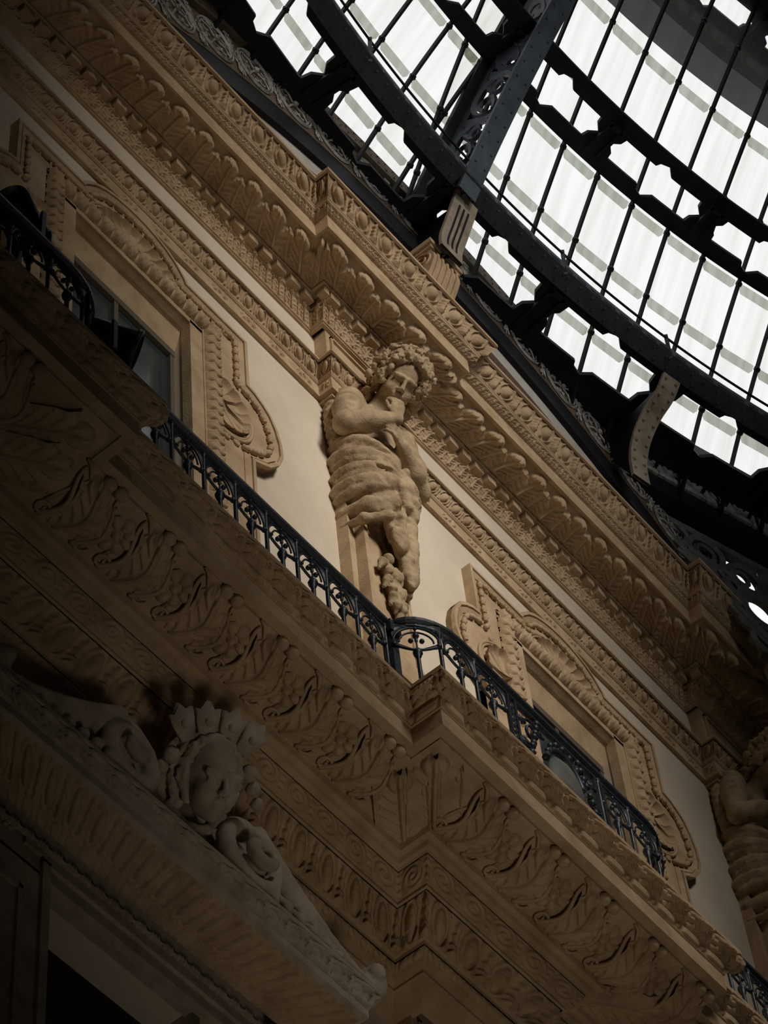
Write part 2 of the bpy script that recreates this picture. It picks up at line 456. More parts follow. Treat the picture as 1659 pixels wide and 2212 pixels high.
strip(MB(), pc, [(.545, 21.605), (.56, 21.61), (.56, 21.63), (.572, 21.64), (.572, 21.655)]).build('upper_fillet', STONE, root)
strip(MB(), pc, [(.572, 21.655), (.588, 21.70), (.615, 21.755), (.65, 21.80)], r_egg_leaf(.05), .265, .007).build('egg_and_leaf_moulding', STONE, root, True)
strip(MB(), pc, [(.662, 21.795), (.682, 21.80), (.682, 21.84), (-.4, 21.86)]).build('cornice_top', STONE, root)

# ---- parapet above the cornice, under the iron arch
FC, FZ, FR0 = 10.17, 16.32, 6.40
a = np.linspace(-.53, .53, 80); pp = MB()
top = [(FC+FR0*math.sin(t), FZ+FR0*math.cos(t)) for t in a]
poly = [(top[0][0], 21.80)] + top + [(top[-1][0], 21.80)]
pp.prism(poly, (0, -.46, 0), (1, 0, 0), (0, 0, 1), (0, .3, 0))
tag(pp.build('parapet_wall', RED), 'brick-red plaster parapet glimpsed above the cornice', 'parapet', kind='structure')
pp = MB()
a = np.linspace(-.49, .49, 80)
G = np.array([[(FC+R*math.sin(t), y, FZ+R*math.cos(t)) for R, y in ((6.26, -.46), (6.26, -.53), (6.41, -.55), (6.41, -.46))] for t in a])
pp.grid(G); tag(pp.build('parapet_trim', WHITE), 'pale plaster band edging the red parapet', 'trim', kind='structure')

# ---- balcony slab
BB = [(4.16, 4.64), (9.27, 9.75), (14.19, 14.67), (19.1, 19.6)]
pb = plan(BB, X0, X1, .21)
bal = thing('balcony', 'long stone balcony with carved underside below the windows', 'balcony', (XC, -.6, 13.6), kind='structure')
strip(MB(), pb, [(-.02, 13.5), (.12, 13.62), (.12, 13.64), (.15, 13.67), (.16, 13.685)]).build('architrave', STONE, bal)
strip(MB(), pb, [(.16, 13.685), (.185, 13.69), (.205, 13.705)], r_bead(.022), .11, .008).build('bead_moulding', STONE, bal, True)
strip(MB(), pb, [(.21, 13.71), (.215, 13.73), (.235, 13.735)]).build('lower_fillet', STONE, bal)
strip(MB(), pb, [(.235, 13.735), (.26, 13.80), (.31, 13.85), (.375, 13.89)], r_egg_leaf(.055), .24, .008).build('egg_and_leaf_moulding', STONE, bal, True)
strip(MB(), pb, [(.385, 13.885), (.40, 13.89), (.40, 13.91)]).build('middle_fillet', STONE, bal)
strip(MB(), pb, [(.40, 13.91), (.43, 13.95), (.485, 14.02)], r_scroll(.03), .25, .008).build('scroll_frieze', STONE, bal, True)
strip(MB(), pb, [(.49, 14.02), (.50, 14.03), (.525, 14.03), (.54, 14.055), (.575, 14.06), (.59, 14.10)]).build('soffit_border', STONE, bal)
strip(MB(), pb, [(.59, 14.10), (1.01, 14.10)], r_rough(.012), .45, .02).build('soffit_panel', STONE, bal, True)
strip(MB(), pb, [(1.005, 14.112), (1.025, 14.10), (1.03, 14.086), (1.09, 14.086), (1.09, 14.223), (1.10, 14.226), (1.10, 14.235)]).build('corona', STONE, bal)
strip(MB(), pb, [(1.10, 14.235), (1.107, 14.262), (1.118, 14.285)], r_lozenge(.016), .235, .007).build('lozenge_moulding', STONE, bal, True)
strip(MB(), pb, [(1.118, 14.285), (1.112, 14.30), (1.118, 14.308)]).build('groove', STONE, bal)
strip(MB(), pb, [(1.118, 14.308), (1.128, 14.345), (1.152, 14.378), (1.182, 14.40)], r_wave_leaf(.075), .24, .006).build('leaf_cyma', STONE, bal, True)
strip(MB(), pb, [(1.185, 14.402), (1.192, 14.404), (1.192, 14.432), (1.0, 14.435), (-.02, 14.44)]).build('floor_edge', STONE, bal)

# rosettes in the soffit
def rosette(R=.118):
    nr_, na = 26, 96
    r = np.linspace(0, 1, nr_)[:, None]; th = np.linspace(0, 2*PI, na, endpoint=False)[None, :]
    pet = np.abs(np.cos(th*4)); edge = .8+.2*np.sqrt(pet)
    e = r/edge; H = .05*sp(1-((e-.62)/.42)**2)*(.35+.65*pet**.5)*(e < 1.02)
    H = np.maximum(H, .055*sp(1-(r/.26)**2)) - .02*ga(r-.3, .045)
    H = np.maximum(H, .012*(r < 1.0)*(r > .9))
    return np.stack([r*R*np.cos(th), r*R*np.sin(th), -H + 0*th], -1)
ros0 = None
def soffit_pieces(xs, yo, first):
    global ros0
    for x in xs:
        if ros0 is None:
            ros0 = MB().grid(rosette() + np.array([x, yo, 14.103]), False, True).build('rosette', STONE, bal, True, origin=(x, yo, 14.1))
        else:
            c = ros0.copy(); COLL.objects.link(c); c.parent = bal; c.location = np.array([x, yo, 14.1]) - world_loc(bal)
soffit_pieces([6.092+.4475*i for i in range(5)], -.82, True)
soffit_pieces([9.08-.0+.466*i for i in range(4)], -1.005, False)
soffit_pieces([3.0+.45*i for i in range(5)], -1.005, False)
soffit_pieces([11.1+.4475*i for i in range(6)], -.82, False)

# leaf consoles between the rosettes: a raised leaf with a rolled tip and two buds
def console_mesh():
    m = MB(); T = np.linspace(0, 1, 80)[:, None]; f = np.linspace(-.5, .5, 50)[None, :]
    sw = .045*np.sin(T*5.2-.4)
    H = r_acanthus(.06, 5)(f+.5, T) + .03*np.sin(T*PI)*sp(1-(2*f)**2)
    m.grid(np.stack([f*.25 + sw, .20-.41*T + 0*f, H], -1))
    t = np.linspace(0, 1, 24)
    for q in (-1, 1):
        m.tube(np.stack([q*(.125+.012*np.sin(t*PI)) + .045*np.sin(t*5.2-.4), .20-.38*t, .012+.03*np.sin(t*PI)], -1), .016*(1-.3*t), 6)
        m.ball((.012+q*.042, -.205, .04), (.042, .038, .042), 12, 8)
        a = np.linspace(0, 7.5, 30); r = .05*(1-a/9.5); m.tube(np.stack([q*.15 + r*np.cos(a*q), .16+r*np.sin(a*q), .015+0*a], -1), .011, 5)
    m.tube([(-.2, -.21, .0), (-.16, -.20, .02), (-.10, -.14, .02), (-.15, .02, .012), (-.17, .12, .01)], .012, 5)
    return m
con0 = None
def consoles(xs, yo):
    global con0
    for x in xs:
        if con0 is None:
            m = console_mesh(); m.v = [np.vstack(m.v)*np.array([1, 1, -1]) + np.array([x, yo, 14.10])]; m.q = [q[:, ::-1] for q in m.q]
            con0 = m.build('leaf_console', STONE, bal, True, origin=(x, yo, 14.10))
        else:
            c = con0.copy(); COLL.objects.link(c); c.parent = bal; c.location = np.array([x, yo, 14.10]) - world_loc(bal)
consoles([5.86+.4475*i for i in range(6)], -.81)
consoles([8.86+.466*i for i in range(5)], -1.0)
consoles([2.8+.45*i for i in range(6)], -1.0)
consoles([10.9+.4475*i for i in range(6)], -.81)

# big acanthus leaves filling the mitred corners of the soffit
def corner_leaf(o, d, L=.50, W=.31):
    d = np.array(d, float); d /= np.linalg.norm(d); p = np.array((-d[1], d[0]))
    T = np.linspace(0, 1, 90)[:, None]; f = np.linspace(-.5, .5, 60)[None, :]
    H = r_acanthus(.065, 6)(f+.5, T)
    x = o[0] + d[0]*T*L + p[0]*f*W; y = o[1] + d[1]*T*L + p[1]*f*W
    return np.stack([x, y, 14.108 - H], -1)
for o, d in (((8.67, -.63), (-.80, -.58)), ((8.70, -.82), (-.77, -.64)), ((5.24, -.63), (.80, -.58)), ((5.2, -.82), (.77, -.64)), ((10.33, -.63), (.80, -.58))):
    MB().grid(corner_leaf(o, d)).build('corner_acanthus_leaf', STONE, bal, True)

# ---- lower pilaster strips under the balcony
for i, (a, b) in enumerate(BB[:3]):
    p = MB(); p.box((a, -.13, 10.4), (b, 0, 13.66)); p.box((a+.06, -.145, 10.4), (a+.085, -.12, 13.52)); p.box((b-.085, -.145, 10.4), (b-.06, -.12, 13.52)); p.box((a+.06, -.145, 13.50), (b-.06, -.12, 13.525))
    tag(p.build('lower_pilaster', STONE), ['dark panelled pilaster under the balcony at the far left', 'panelled pilaster under the balcony right of the carved pediment', 'panelled pilaster under the balcony at the far right'][i], 'pilaster', 'pilasters of the lower storey', 'structure')

# ================================================================ window surrounds
HALF = [(0, 19.962), (.11, 19.955), (.22, 19.93), (.33, 19.885), (.43, 19.815), (.53, 19.695), (.54, 19.665), (1.175, 19.665), (1.175, 19.06), (1.24, 19.045), (1.33, 18.99), (1.405, 18.92),
        (1.465, 18.80), (1.503, 18.65), (1.508, 18.50), (1.465, 18.36), (1.36, 18.21), (1.205, 18.10), (1.195, 18.095), (1.195, 14.44)]
def inset(poly, d):
    p = np.array(poly, float); out = []
    for i in range(len(p)):
        a, b, c = p[i-1] if i else p[0]-np.array([1e-3, 0]), p[i], p[i+1] if i < len(p)-1 else p[i]+np.array([0, -1e-3])
        t1 = (b-a)/(np.linalg.norm(b-a)+1e-9); t2 = (c-b)/(np.linalg.norm(c-b)+1e-9)
        n1 = np.array([t1[1], -t1[0]]); n2 = np.array([t2[1], -t2[0]]); m = n1+n2; m /= max(.35, (1+n1 @ n2))
        out.append(b + m*d)
    return np.array(out)
def band(mb, half, d0, d1, y0, y1, yb=None):
    "moulding between two insets of the outline, both halves"
    A, B = inset(half, d0), inset(half, d1)
    for s in (1, -1):
        rows = []
        for P, y in ((A, 0.), (A, y0), (B, y1), (B, 0. if yb is None else yb)): rows.append(np.stack([s*P[:, 0], np.full(len(P), -y), P[:, 1]], -1))
        G = np.stack(rows, 1); mb.grid(G if s > 0 else G[:, ::-1])
def shell(mb, c, R, ax, n=9, dep=.05):
    "concave fan shell: c=(x,z) of the hinge, ax direction the fan opens"
    nr_, na = 30, 141
    r = np.linspace(.0, 1, nr_)[:, None]; th = np.linspace(-PI/2, PI/2, na)[None, :]
    q = (th/PI+.5)*n; q = 2*(q-np.floor(q))-1; lob = .90+.10*sp(1-q*q)
    H = .045 - .02*r - dep*np.sin(PI*np.clip(r, 0, 1)**.8)**.8*(.25+.75*sp(1-q*q)) + .02*np.clip(r-.9, 0, 1)*10*(1-np.abs(q)*.3)
    rr = r*lob*1.0
    u = rr*np.cos(th)*R[0]; v = rr*np.sin(th)*R[1]
    ca, sa = math.cos(ax), math.sin(ax)
    x = c[0] + u*ca - v*sa; z = c[1] + u*sa + v*ca
    mb.grid(np.stack([x, -.055-H, z], -1))
    # raised rim
    t = np.linspace(-PI/2, PI/2, 40)
    for k, (f, h) in enumerate(((1.06, .012), (1.14, .016))):
        uu = np.cos(t)*R[0]*f; vv = np.sin(t)*R[1]*f
        mb.tube(np.stack([c[0]+uu*ca-vv*sa, np.full(40, -.06), c[1]+uu*sa+vv*ca], -1), h, 6)
def beads(mb, P, pitch=.105, r=.026):
    P = np.asarray(P, float); sl = np.concatenate([[0], np.cumsum(np.linalg.norm(np.diff(P, axis=0), axis=1))])
    n = int(sl[-1]/pitch); tt = (np.arange(n)+.5)*sl[-1]/n
    for q in tt:
        c = np.array([np.interp(q, sl, P[:, i]) for i in (0, 1)]); c2 = np.array([np.interp(min(q+.01, sl[-1]), sl, P[:, i]) for i in (0, 1)])
        t = (c2-c)/(np.linalg.norm(c2-c)+1e-9)
        ax3 = np.array([t[0], 0, t[1]])
        prof = [(0, -.046), (.018, -.042), (.021, -.036), (.012, -.030), (r*.75, -.02), (r, 0), (r*.75, .02), (.012, .03), (.021, .036), (.018, .042), (0, .046)]
        mb.lathe(prof, (c[0], -.068, c[1]), ax3, 9)
surrounds = []
def window_surround(xc):
    root = thing('window_surround', 'x', 'window surround', (xc, -.05, OB), 'carved window surrounds')
    def put(mb, name, sm=False, m=STONE):
        mb.v = [np.vstack(mb.v) + np.array([xc, 0, 0])]
        return mb.build(name, m, root, sm)
    # flat field
    f = MB(); H = np.array(HALF); oi = [(0, OT), (.585, OT), (.585, 14.44)]
    for s in (1, -1):
        top = [(s*x, z) for x, z in HALF if z > 19.3]; g = [(0, OT)] + top[0:] + [(s*1.175, OT)]
        f.prism([(0., OT)] + [(s*x, z) for x, z in HALF[:8]] + [(s*1.175, OT)], (0, 0, 0), (1, 0, 0), (0, 0, 1), (0, -.05, 0))
        f.prism([(s*.62, OT)] + [(s*1.175, OT)] + [(s*x, z) for x, z in HALF[8:]] + [(s*.62, 14.44)], (0, 0, 0), (1, 0, 0), (0, 0, 1), (0, -.05, 0))
    put(f, 'flat_field')
    m = MB(); band(m, HALF, 0, .03, .085, .085); band(m, HALF, .03, .045, .07, .066); band(m, HALF, .045, .085, .078, .058); put(m, 'outer_moulding')
    b = MB(); P = inset(HALF, .118)
    for s in (1, -1): beads(b, np.array([(s*x, z) for x, z in P if z > 16.4]))
    put(b, 'bead_and_reel', True)
    for nm, c, R, ax in (('top_shell', (0, 19.42), (.27, .40), PI/2), ('side_shell', (.865, 18.50), (.295, .30), 0.), ('side_shell', (-.865, 18.50), (.295, .30), PI)):
        s = MB(); shell(s, c, R, ax, 11 if nm == 'top_shell' else 8, .085); put(s, nm, True)
    # leafy inner moulding: two jambs and the head
    lm = MB()
    def leafbar(p0, p1, L, ax):
        n = int(L/.008); m_ = 26; U = np.linspace(0, 1, n)[:, None]; T = np.linspace(0, 1, m_)[None, :]
        k = max(2, int(round(L/.125))); f = fr(U*k); c = (T-.5)*2
        h = .05*sp(1-c*c) + .028*(sp(1-((f)/.42)**2-(c*.8)**2) + .7*ga(np.abs(f)-.33, .08)*ga(np.abs(c)-.55, .25)) - .02*ga(np.abs(f)-.5, .05)*sp(1-c*c) - .012*ga(f-.05*np.cos(c*8), .05)
        wd = .075
        if ax == 'z': G = np.stack([p0[0] + c*wd + 0*U, -.052-h, p0[1] + U*L + .035*np.abs(c)], -1)
        else: G = np.stack([p0[0] + U*L + 0*T, -.052-h, p0[1] + c*wd + 0*U], -1)
        lm.grid(G)
    for s in (1, -1): leafbar((s*.79, 16.3), None, 3.0, 'z')
    leafbar((-.865, 19.335), None, 1.73, 'x'); put(lm, 'leaf_moulding', True)
    j = MB()
    for s in (1, -1):
        a, b2 = sorted((s*.577, s*.70)); j.box((a, -.062, 14.44), (b2, .02, 19.24)); a, b2 = sorted((s*.70, s*.715)); j.box((a, -.07, 14.44), (b2, .0, 19.26))
    j.box((-.70, -.062, OT), (.70, .02, 19.26)); put(j, 'inner_architrave')
    st = MB()
    for s in (1, -1):
        for x, z in ((1.0, 18.87), (1.03, 18.17), (1.36, 18.42), (.93, 18.14), (.97, 19.55)):
            st.lathe([(.034, 0), (.034, .012), (.026, .02), (.02, .013), (.012, .022), (0, .026)], (s*x, -.05, z), (0, -1, 0), 10)
    put(st, 'small_boss', True)
    return root
sL = window_surround(XL)
sR = copy_tree(sL, (PER, 0, 0))
sL['label'] = 'carved window surround left of the brightly lit statue'
sR['label'] = 'carved window surround right of the brightly lit statue'

for i, (xc, side) in enumerate(((XL, 'left'), (XR, 'right'))):
    root = thing('window_%d' % (i+1), 'dark glazed window behind the railing, %s of the lit statue' % side, 'window', (xc, .1, OB), None, 'structure')
    MB().box((xc-OW, .125, OB), (xc+OW, .135, 18.95)).build('glass', PANE, root)
    f = MB()
    for x in (-OW, -.02, OW-.04): f.box((xc+x, .095, OB), (xc+x+.04, .13, 18.95))
    f.box((xc-OW, .09, 18.90), (xc+OW, .14, 18.98)); f.box((xc-OW, .10, 17.3), (xc+OW, .13, 17.36))
    f.build('window_frame', WOOD, root)
    hp = MB(); hp.prism([(-.06, OT+.005), (.0, 19.17), (.03, 19.16), (.105, 18.93), (.2, 18.93), (.2, OT+.005)], (xc-OW, 0, 0), (0, 1, 0), (0, 0, 1), (2*OW, 0, 0)); hp.build('head_panel', STONE, root)
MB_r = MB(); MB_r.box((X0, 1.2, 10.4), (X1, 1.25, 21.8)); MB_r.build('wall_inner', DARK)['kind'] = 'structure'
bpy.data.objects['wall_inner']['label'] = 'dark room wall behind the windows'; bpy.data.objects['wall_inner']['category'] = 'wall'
# ================================================================ sculpture
def frame(f, u):
    f = np.asarray(f, float); f /= np.linalg.norm(f); u = np.asarray(u, float); u = u - f*(u @ f); u /= np.linalg.norm(u)
    return np.array([np.cross(f, u), f, u])       # rows: r, f, u
def head(S, H, F, s, jaw=1.):
    P = lambda r, f, u: np.asarray(H) + s*(r*F[0] + f*F[1] + u*F[2])
    S.ell(P(0, -.012, .025), np.array([.076, .094, .098])*s, F, .01*s)
    S.ell(P(0, .028, -.05), np.array([.058, .062, .06])*s, F, .03*s)
    S.ell(P(0, .062, -.092), np.array([.022, .02, .02])*s, F, .03*s)
    for q in (-1, 1):
        S.ell(P(q*.036, .055, -.035), np.array([.03, .03, .032])*s, F, .025*s)
        S.ell(P(q*.031, .101, .006), np.array([.024, .026, .016])*s, F, .010*s, True)
        S.ell(P(q*.031, .072, .004), np.array([.0145, .0135, .0105])*s, F, .002*s)
        S.cap(P(q*.045, .079, .013), P(q*.031, .0885, .0165), .0055*s, None, .005*s); S.cap(P(q*.031, .0885, .0165), P(q*.017, .084, .01), .0055*s, None, .005*s)
        S.cap(P(q*.045, .078, -.004), P(q*.02, .083, -.007), .005*s, None, .006*s)
        S.cap(P(q*.052, .076, .026), P(q*.014, .092, .027), .010*s, .009*s, .014*s)
        S.ell(P(q*.011, .101, -.03), np.array([.009, .011, .008])*s, F, .008*s)
    S.cap(P(0, .091, .02), P(0, .115, -.026), .0075*s, .0105*s, .012*s)
    S.cap(P(-.019, .089, -.053), P(0, .099, -.051), .007*s, .0085*s, .008*s); S.cap(P(.019, .089, -.053), P(0, .099, -.051), .007*s, .0085*s, .008*s)
    S.cap(P(-.013, .091, -.066), P(.013, .091, -.066), .009*s, None, .008*s)
    S.cap(P(-.022, .1, -.0585), P(0, .108, -.0592), .0035*s, None, .004*s, True); S.cap(P(.022, .1, -.0585), P(0, .108, -.0592), .0035*s, None, .004*s, True)
    return P
def hand(S, wr, dr, side, up, s, curl=.6):
    "palm + four bent fingers + thumb. dr: direction of fingers, up: back of the hand, side: towards the thumb"
    dr, up, side = [np.asarray(x, float)/np.linalg.norm(x) for x in (dr, up, side)]
    wr = np.asarray(wr, float)
    for i in range(4):
        o = (i-1.5)*.021*s
        S.cap(wr + side*(-o*.6), wr + dr*.085*s - side*o, .02*s, .0145*s, .012*s)
        L = (.034, .038, .036, .028)[3-i]*s
        a = wr + dr*.088*s - side*o; b = a + (dr*math.cos(curl*.5)-up*math.sin(curl*.5))*L*1.15
        c = b + (dr*math.cos(curl*1.4)-up*math.sin(curl*1.4))*L; d = c + (dr*math.cos(curl*2.2)-up*math.sin(curl*2.2))*L*.8
        S.tor([a, b, c, d], [.0115*s, .0105*s, .0095*s, .008*s], .0045*s)
    a = wr + side*.022*s + dr*.02*s; b = a + side*.03*s + dr*.035*s; c = b + dr*.035*s - up*.01*s + side*.004*s; d = c + dr*.026*s - up*.012*s
    S.tor([a, b, c, d], [.017*s, .013*s, .011*s, .009*s], .008*s)

def caryatid(xc, label):
    O = np.array([xc, 0, 0.])
    root = thing('caryatid_statue', label, 'statue', (xc, -.15, 14.44), 'caryatid statues on the facade')
    FH = frame((-.29, -.48, -.82), (-.18, -.89, .42)); H = np.array([.055, -.455, 20.33]); s = 1.72
    S = SDF((-.62, -.86, 18.55), (.72, .06, 20.72), .0085)
    ch, pv = (.06, -.13, 19.84), (.0, -.15, 19.05)
    S.cap((.0, -.14, 18.75), pv, .20, .20, .05); S.cap(pv, (.03, -.16, 19.42), .20, .175, .1); S.cap((.03, -.16, 19.42), ch, .175, .205, .1)
    S.ell((-.06, -.25, 19.88), (.11, .09, .12), k=.08); S.ell((.18, -.26, 19.9), (.11, .09, .12), k=.08)
    S.cap((-.14, -.13, 20.06), (.33, -.17, 20.12), .115, .115, .09)
    S.cap((.06, -.17, 20.1), H + (.0, .10, -.04), .105, .09, .06)
    head(S, H, FH, s)
    sh, el, wr = np.array((-.195, -.15, 20.10)), np.array((-.385, -.235, 19.49)), np.array((-.085, -.485, 19.64))
    S.ell(sh, (.118, .125, .13), k=.06)
    S.tor([sh, sh*.5+el*.5 + (-.02, -.02, 0), el], [.108, .106, .084], .03)
    S.ell(el, (.08, .08, .082), k=.03)
    m = el*.62+wr*.38 + (-.0, -.02, -.01); S.tor([el, m, wr], [.084, .088, .052], .03)
    hand(S, wr + (-.004, -.005, .015), (-.10, -.28, .85), (-.8, .5, .1), (.55, -.6, .4), 1.25, .5)
    sh, el, wr = np.array((.36, -.2, 20.12)), np.array((.395, -.29, 19.40)), np.array((.06, -.41, 19.50))
    S.ell(sh, (.11, .12, .12), k=.06); S.tor([sh, (.41, -.25, 19.76), el], [.10, .10, .078], .03)
    m = el*.6+wr*.4 + (0, -.01, -.015); S.tor([el, m, wr], [.078, .08, .052], .03)
    hand(S, wr, (-.62, -.22, .05), (.15, -.25, .9), (-.1, -.8, -.3), 1.35, .5)
    S.field((-1, -1, 18), (1, 1, 21), lambda X, Y, Z: wob(X, Y, Z, 46., .0012))
    mb = S.mesh(1); mb.v = [np.vstack(mb.v)+O]; mb.build('body', STATUE, root, True)

    # hair: thick curls around the face, long locks on the shoulder, palmette of leaves on top
    S = SDF((-.48, -.98, 19.6), (.56, -.08, 20.85), .0085); rg = np.random.default_rng(5)
    P = lambda r, f, u: H + s*(r*FH[0] + f*FH[1] + u*FH[2])
    S.ell(P(0, -.035, .045), np.array([.092, .09, .098])*s, FH, .02)
    for i in range(46):
        t = -.66*PI + 1.32*PI*i/45
        for j in range(3):
            r0 = (.092+.016*j)*(1+.09*rg.normal()); rr = .0165+.006*rg.random()
            c = P(r0*math.sin(t)*1.0, .044-.036*j+.007*rg.normal(), .026+r0*1.12*math.cos(t))
            S.ell(c, rr*s*.88, k=.010)
    for i in range(80):
        d = rg.normal(size=3); d /= np.linalg.norm(d); d[1] = -abs(d[1])*.9
        S.ell(P(.098*d[0], -.03+.1*d[1], .05+.105*d[2]), (.015+.008*rg.random())*s, k=.010)
    for q, n in ((-1, 8), (1, 8)):
        for i in range(n):
            for j in range(2):
                S.ell(P(q*(.092+.012*j+.006*math.sin(i*1.7)), .0-.03*j, -.03-.013*i), (.019-.0006*i)*s, k=.010)
    for q in range(-2, 3):
        a = P(.02*q, .02, .135); b = P(.042*q, .01, .170-.006*abs(q)); S.tor([a, (a+b)/2, b], [.010*s, .016*s, .009*s], .006)
    S.ell(P(0, .06, -.025), np.array([.068, .075, .098])*s, FH, .006, True)
    S.field((-1, -2, 18), (1, 1, 22), lambda X, Y, Z: wob(X, Y, Z, 62., .011, 1.) + wob(X, Y, Z, 125., .009, .4))
    mb = S.mesh(0); mb.v = [np.vstack(mb.v)+O]; mb.build('hair', STATUE, root, True)

    # locks falling behind the right shoulder
    S = SDF((-.5, -.25, 19.3), (-.1, .05, 20.3), .0085)
    for i in range(15):
        S.ell((-.275-.05*math.sin(i*.22)-.012*(i % 2), -.075, 20.12-.05*i), (.048, .06, .04), k=.012)
    S.field((-1, -2, 18), (1, 1, 22), lambda X, Y, Z: wob(X, Y, Z, 70., .008, .3))
    mb = S.mesh(1); mb.v = [np.vstack(mb.v)+O]; mb.build('hair_locks', STATUE, root, True)

    # drapery rolled round the hips, knotted in front, falling in folds on the left
    S = SDF((-.66, -.72, 17.55), (.66, .05, 19.72), .0095)
    S.ell((-.02, -.14, 18.98), (.30, .255, .44), k=.05); S.cap((.0, -.13, 18.50), (.0, -.13, 18.85), .215, .245, .05)
    kn = np.array((.02, -.385, 19.04))
    for i, (zl, zm, rr) in enumerate(((19.43, 19.37, .05), (19.27, 19.15, .062), (19.03, 18.95, .056), (18.84, 18.74, .066))):
        a = np.array((-.28, -.03, zl)); m1 = np.array((-.36, -.32, zm+.03)); m2 = np.array((-.10, -.43, zm*.62+kn[2]*.38-.03)); e = kn + np.array((-.03, .03, .06-.04*i))
        t = np.linspace(0, 1, 18)[:, None]; C = (1-t)**3*a + 3*t*(1-t)**2*m1 + 3*t*t*(1-t)*m2 + t**3*e
        S.tor(C, np.linspace(rr, rr*.7, 18), .03)
        C2 = C + np.array((0, .012, -.085))*(1-t*.6); S.tor(C2, np.linspace(rr*.62, rr*.4, 18), .02)
    for zz in (19.22, 18.99):
        S.tor([(-.22, -.36, zz-.02), (-.10, -.43, zz-.035), (.0, -.45, zz-.05)], [.012, .02, .01], .02, True)
    S.tor([(.26, -.06, 19.40), (.22, -.26, 19.34), (.10, -.36, 19.18), kn], [.045, .052, .05, .05], .02)
    S.tor([(.29, -.04, 19.15), (.23, -.28, 19.10), kn], [.045, .05, .05], .02)
    S.ell(kn, (.06, .05, .07), k=.03); S.ell(kn + (.0, -.045, .04), (.035, .04, .045), k=.012); S.ell(kn + (.03, -.045, -.05), (.04, .035, .04), k=.012)
    # front flap hanging from the knot (fur with a muzzle-like fold)
    S.tor([kn, (.06, -.41, 18.90), (.10, -.40, 18.77), (.13, -.37, 18.66)], [.05, .068, .062, .045], .02)
    S.tor([kn + (-.03, 0, -.05), (-.01, -.40, 18.84), (.05, -.39, 18.70)], [.035, .045, .04], .014)
    S.cap((.05, -.49, 18.92), (.13, -.43, 18.72), .012, .012, .012, True)
    # hem
    S.tor([(-.27, -.04, 18.44), (-.265, -.22, 18.39), (-.14, -.33, 18.45), (-.02, -.36, 18.54)], [.026, .034, .034, .03], .035)
    S.tor([(-.24, -.06, 18.60), (-.22, -.24, 18.56), (-.08, -.36, 18.64)], [.07, .07, .06], .05); S.cap((-.06, -.14, 18.38), (.0, -.14, 18.3), .17, .13, .02, True)
    # hanging folds
    for pts, rr in ((((.03, -.33, 18.66), (.0, -.31, 18.36), (.03, -.27, 18.20)), (.05, .062, .022)), (((-.01, -.32, 18.6), (-.05, -.30, 18.44), (-.03, -.27, 18.32)), (.04, .05, .025)),
                    (((.13, -.34, 18.70), (.13, -.30, 18.30), (.14, -.25, 18.02), (.155, -.22, 17.90)), (.055, .07, .062, .04)), (((.22, -.27, 18.9), (.20, -.25, 18.45), (.20, -.21, 18.08)), (.06, .065, .05)),
                    (((.28, -.17, 19.1), (.27, -.18, 18.75), (.255, -.17, 18.45), (.25, -.15, 18.25)), (.055, .05, .04, .03)), (((.17, -.17, 18.5), (.18, -.15, 17.95)), (.06, .05))):
        S.tor(pts, rr, .014)
    S.ell((.0, -.325, 18.33), (.085, .045, .15), k=.02); S.ell((.13, -.285, 18.14), (.085, .06, .25), k=.02); S.ell((.21, -.21, 18.28), (.06, .065, .27), k=.02)
    for a, b in (((-.10, -.40, 18.50), (-.04, -.32, 18.36)), ((-.03, -.40, 18.46), (.03, -.32, 18.30)), ((.05, -.39, 18.44), (.07, -.31, 18.30)), ((.09, -.38, 18.25), (.12, -.30, 18.05)), ((.15, -.34, 18.3), (.175, -.25, 18.1))):
        S.cap(a, b, .013, .009, .012, True)
    S.ell((-.05, -.24, 18.10), (.042, .042, .05), k=.01); S.ell((.03, -.23, 18.0), (.042, .042, .05), k=.01); S.cap((.0, -.16, 18.15), (.03, -.17, 18.0), .06, .045, .02)
    S.field((-1, -2, 17), (1, 1, 22), lambda X, Y, Z: wob(X, Y, Z, 34., .005, 1.) + wob(X, Y, Z, 130., .004, .4) + .003*np.sin(90*Z+50*X)*np.sin(21*X+3))
    mb = S.mesh(1); mb.v = [np.vstack(mb.v)+O]; mb.build('drapery', STATUE, root, True)
    S = SDF((.28, -.38, 19.8), (.7, .02, 20.5), .0095)       # cloth over the left shoulder
    S.tor([(.36, -.12, 20.26), (.47, -.2, 20.2), (.53, -.24, 20.06)], [.08, .07, .02], .02); S.tor([(.42, -.1, 20.2), (.47, -.16, 20.0), (.46, -.2, 19.75)], [.07, .07, .03], .02)
    mb = S.mesh(1); mb.v = [np.vstack(mb.v)+O]; mb.build('shoulder_cloth', STATUE, root, True)

    # tapering pedestal the figure grows from
    h = MB()
    lv = [(14.44, .36, .36), (16.5, .36, .36), (16.75, .345, .33), (17.0, .27, .22), (17.15, .245, .19), (18.7, .215, .16)]
    G = np.array([[(-a, -.05, z), (-a, -d, z), (a, -d, z), (a, -.05, z)] for z, a, d in lv]); h.grid(G)
    for q in (-1, 1):
        G = np.array([[(q*(a-.045), -d-.0, z), (q*(a-.045), -d-.016, z), (q*a, -d-.016, z), (q*a, -d, z)] for z, a, d in lv[3:]]); h.grid(G if q < 0 else G[:, ::-1])
        G = np.array([[(q*(a+.012), -.06, z), (q*(a+.045), -.10, z)] for z, a, d in lv[3:]]); h.grid(G)
    for i in range(9): h.box((-.365, -.375, 15.72+.09*i), (.365, -.05, 15.765+.09*i))
    h.v = [np.vstack(h.v)+O]; h.build('pedestal', STONE, root)
    S = SDF((-.22, -.40, 17.3), (.26, -.12, 18.3), .0085)
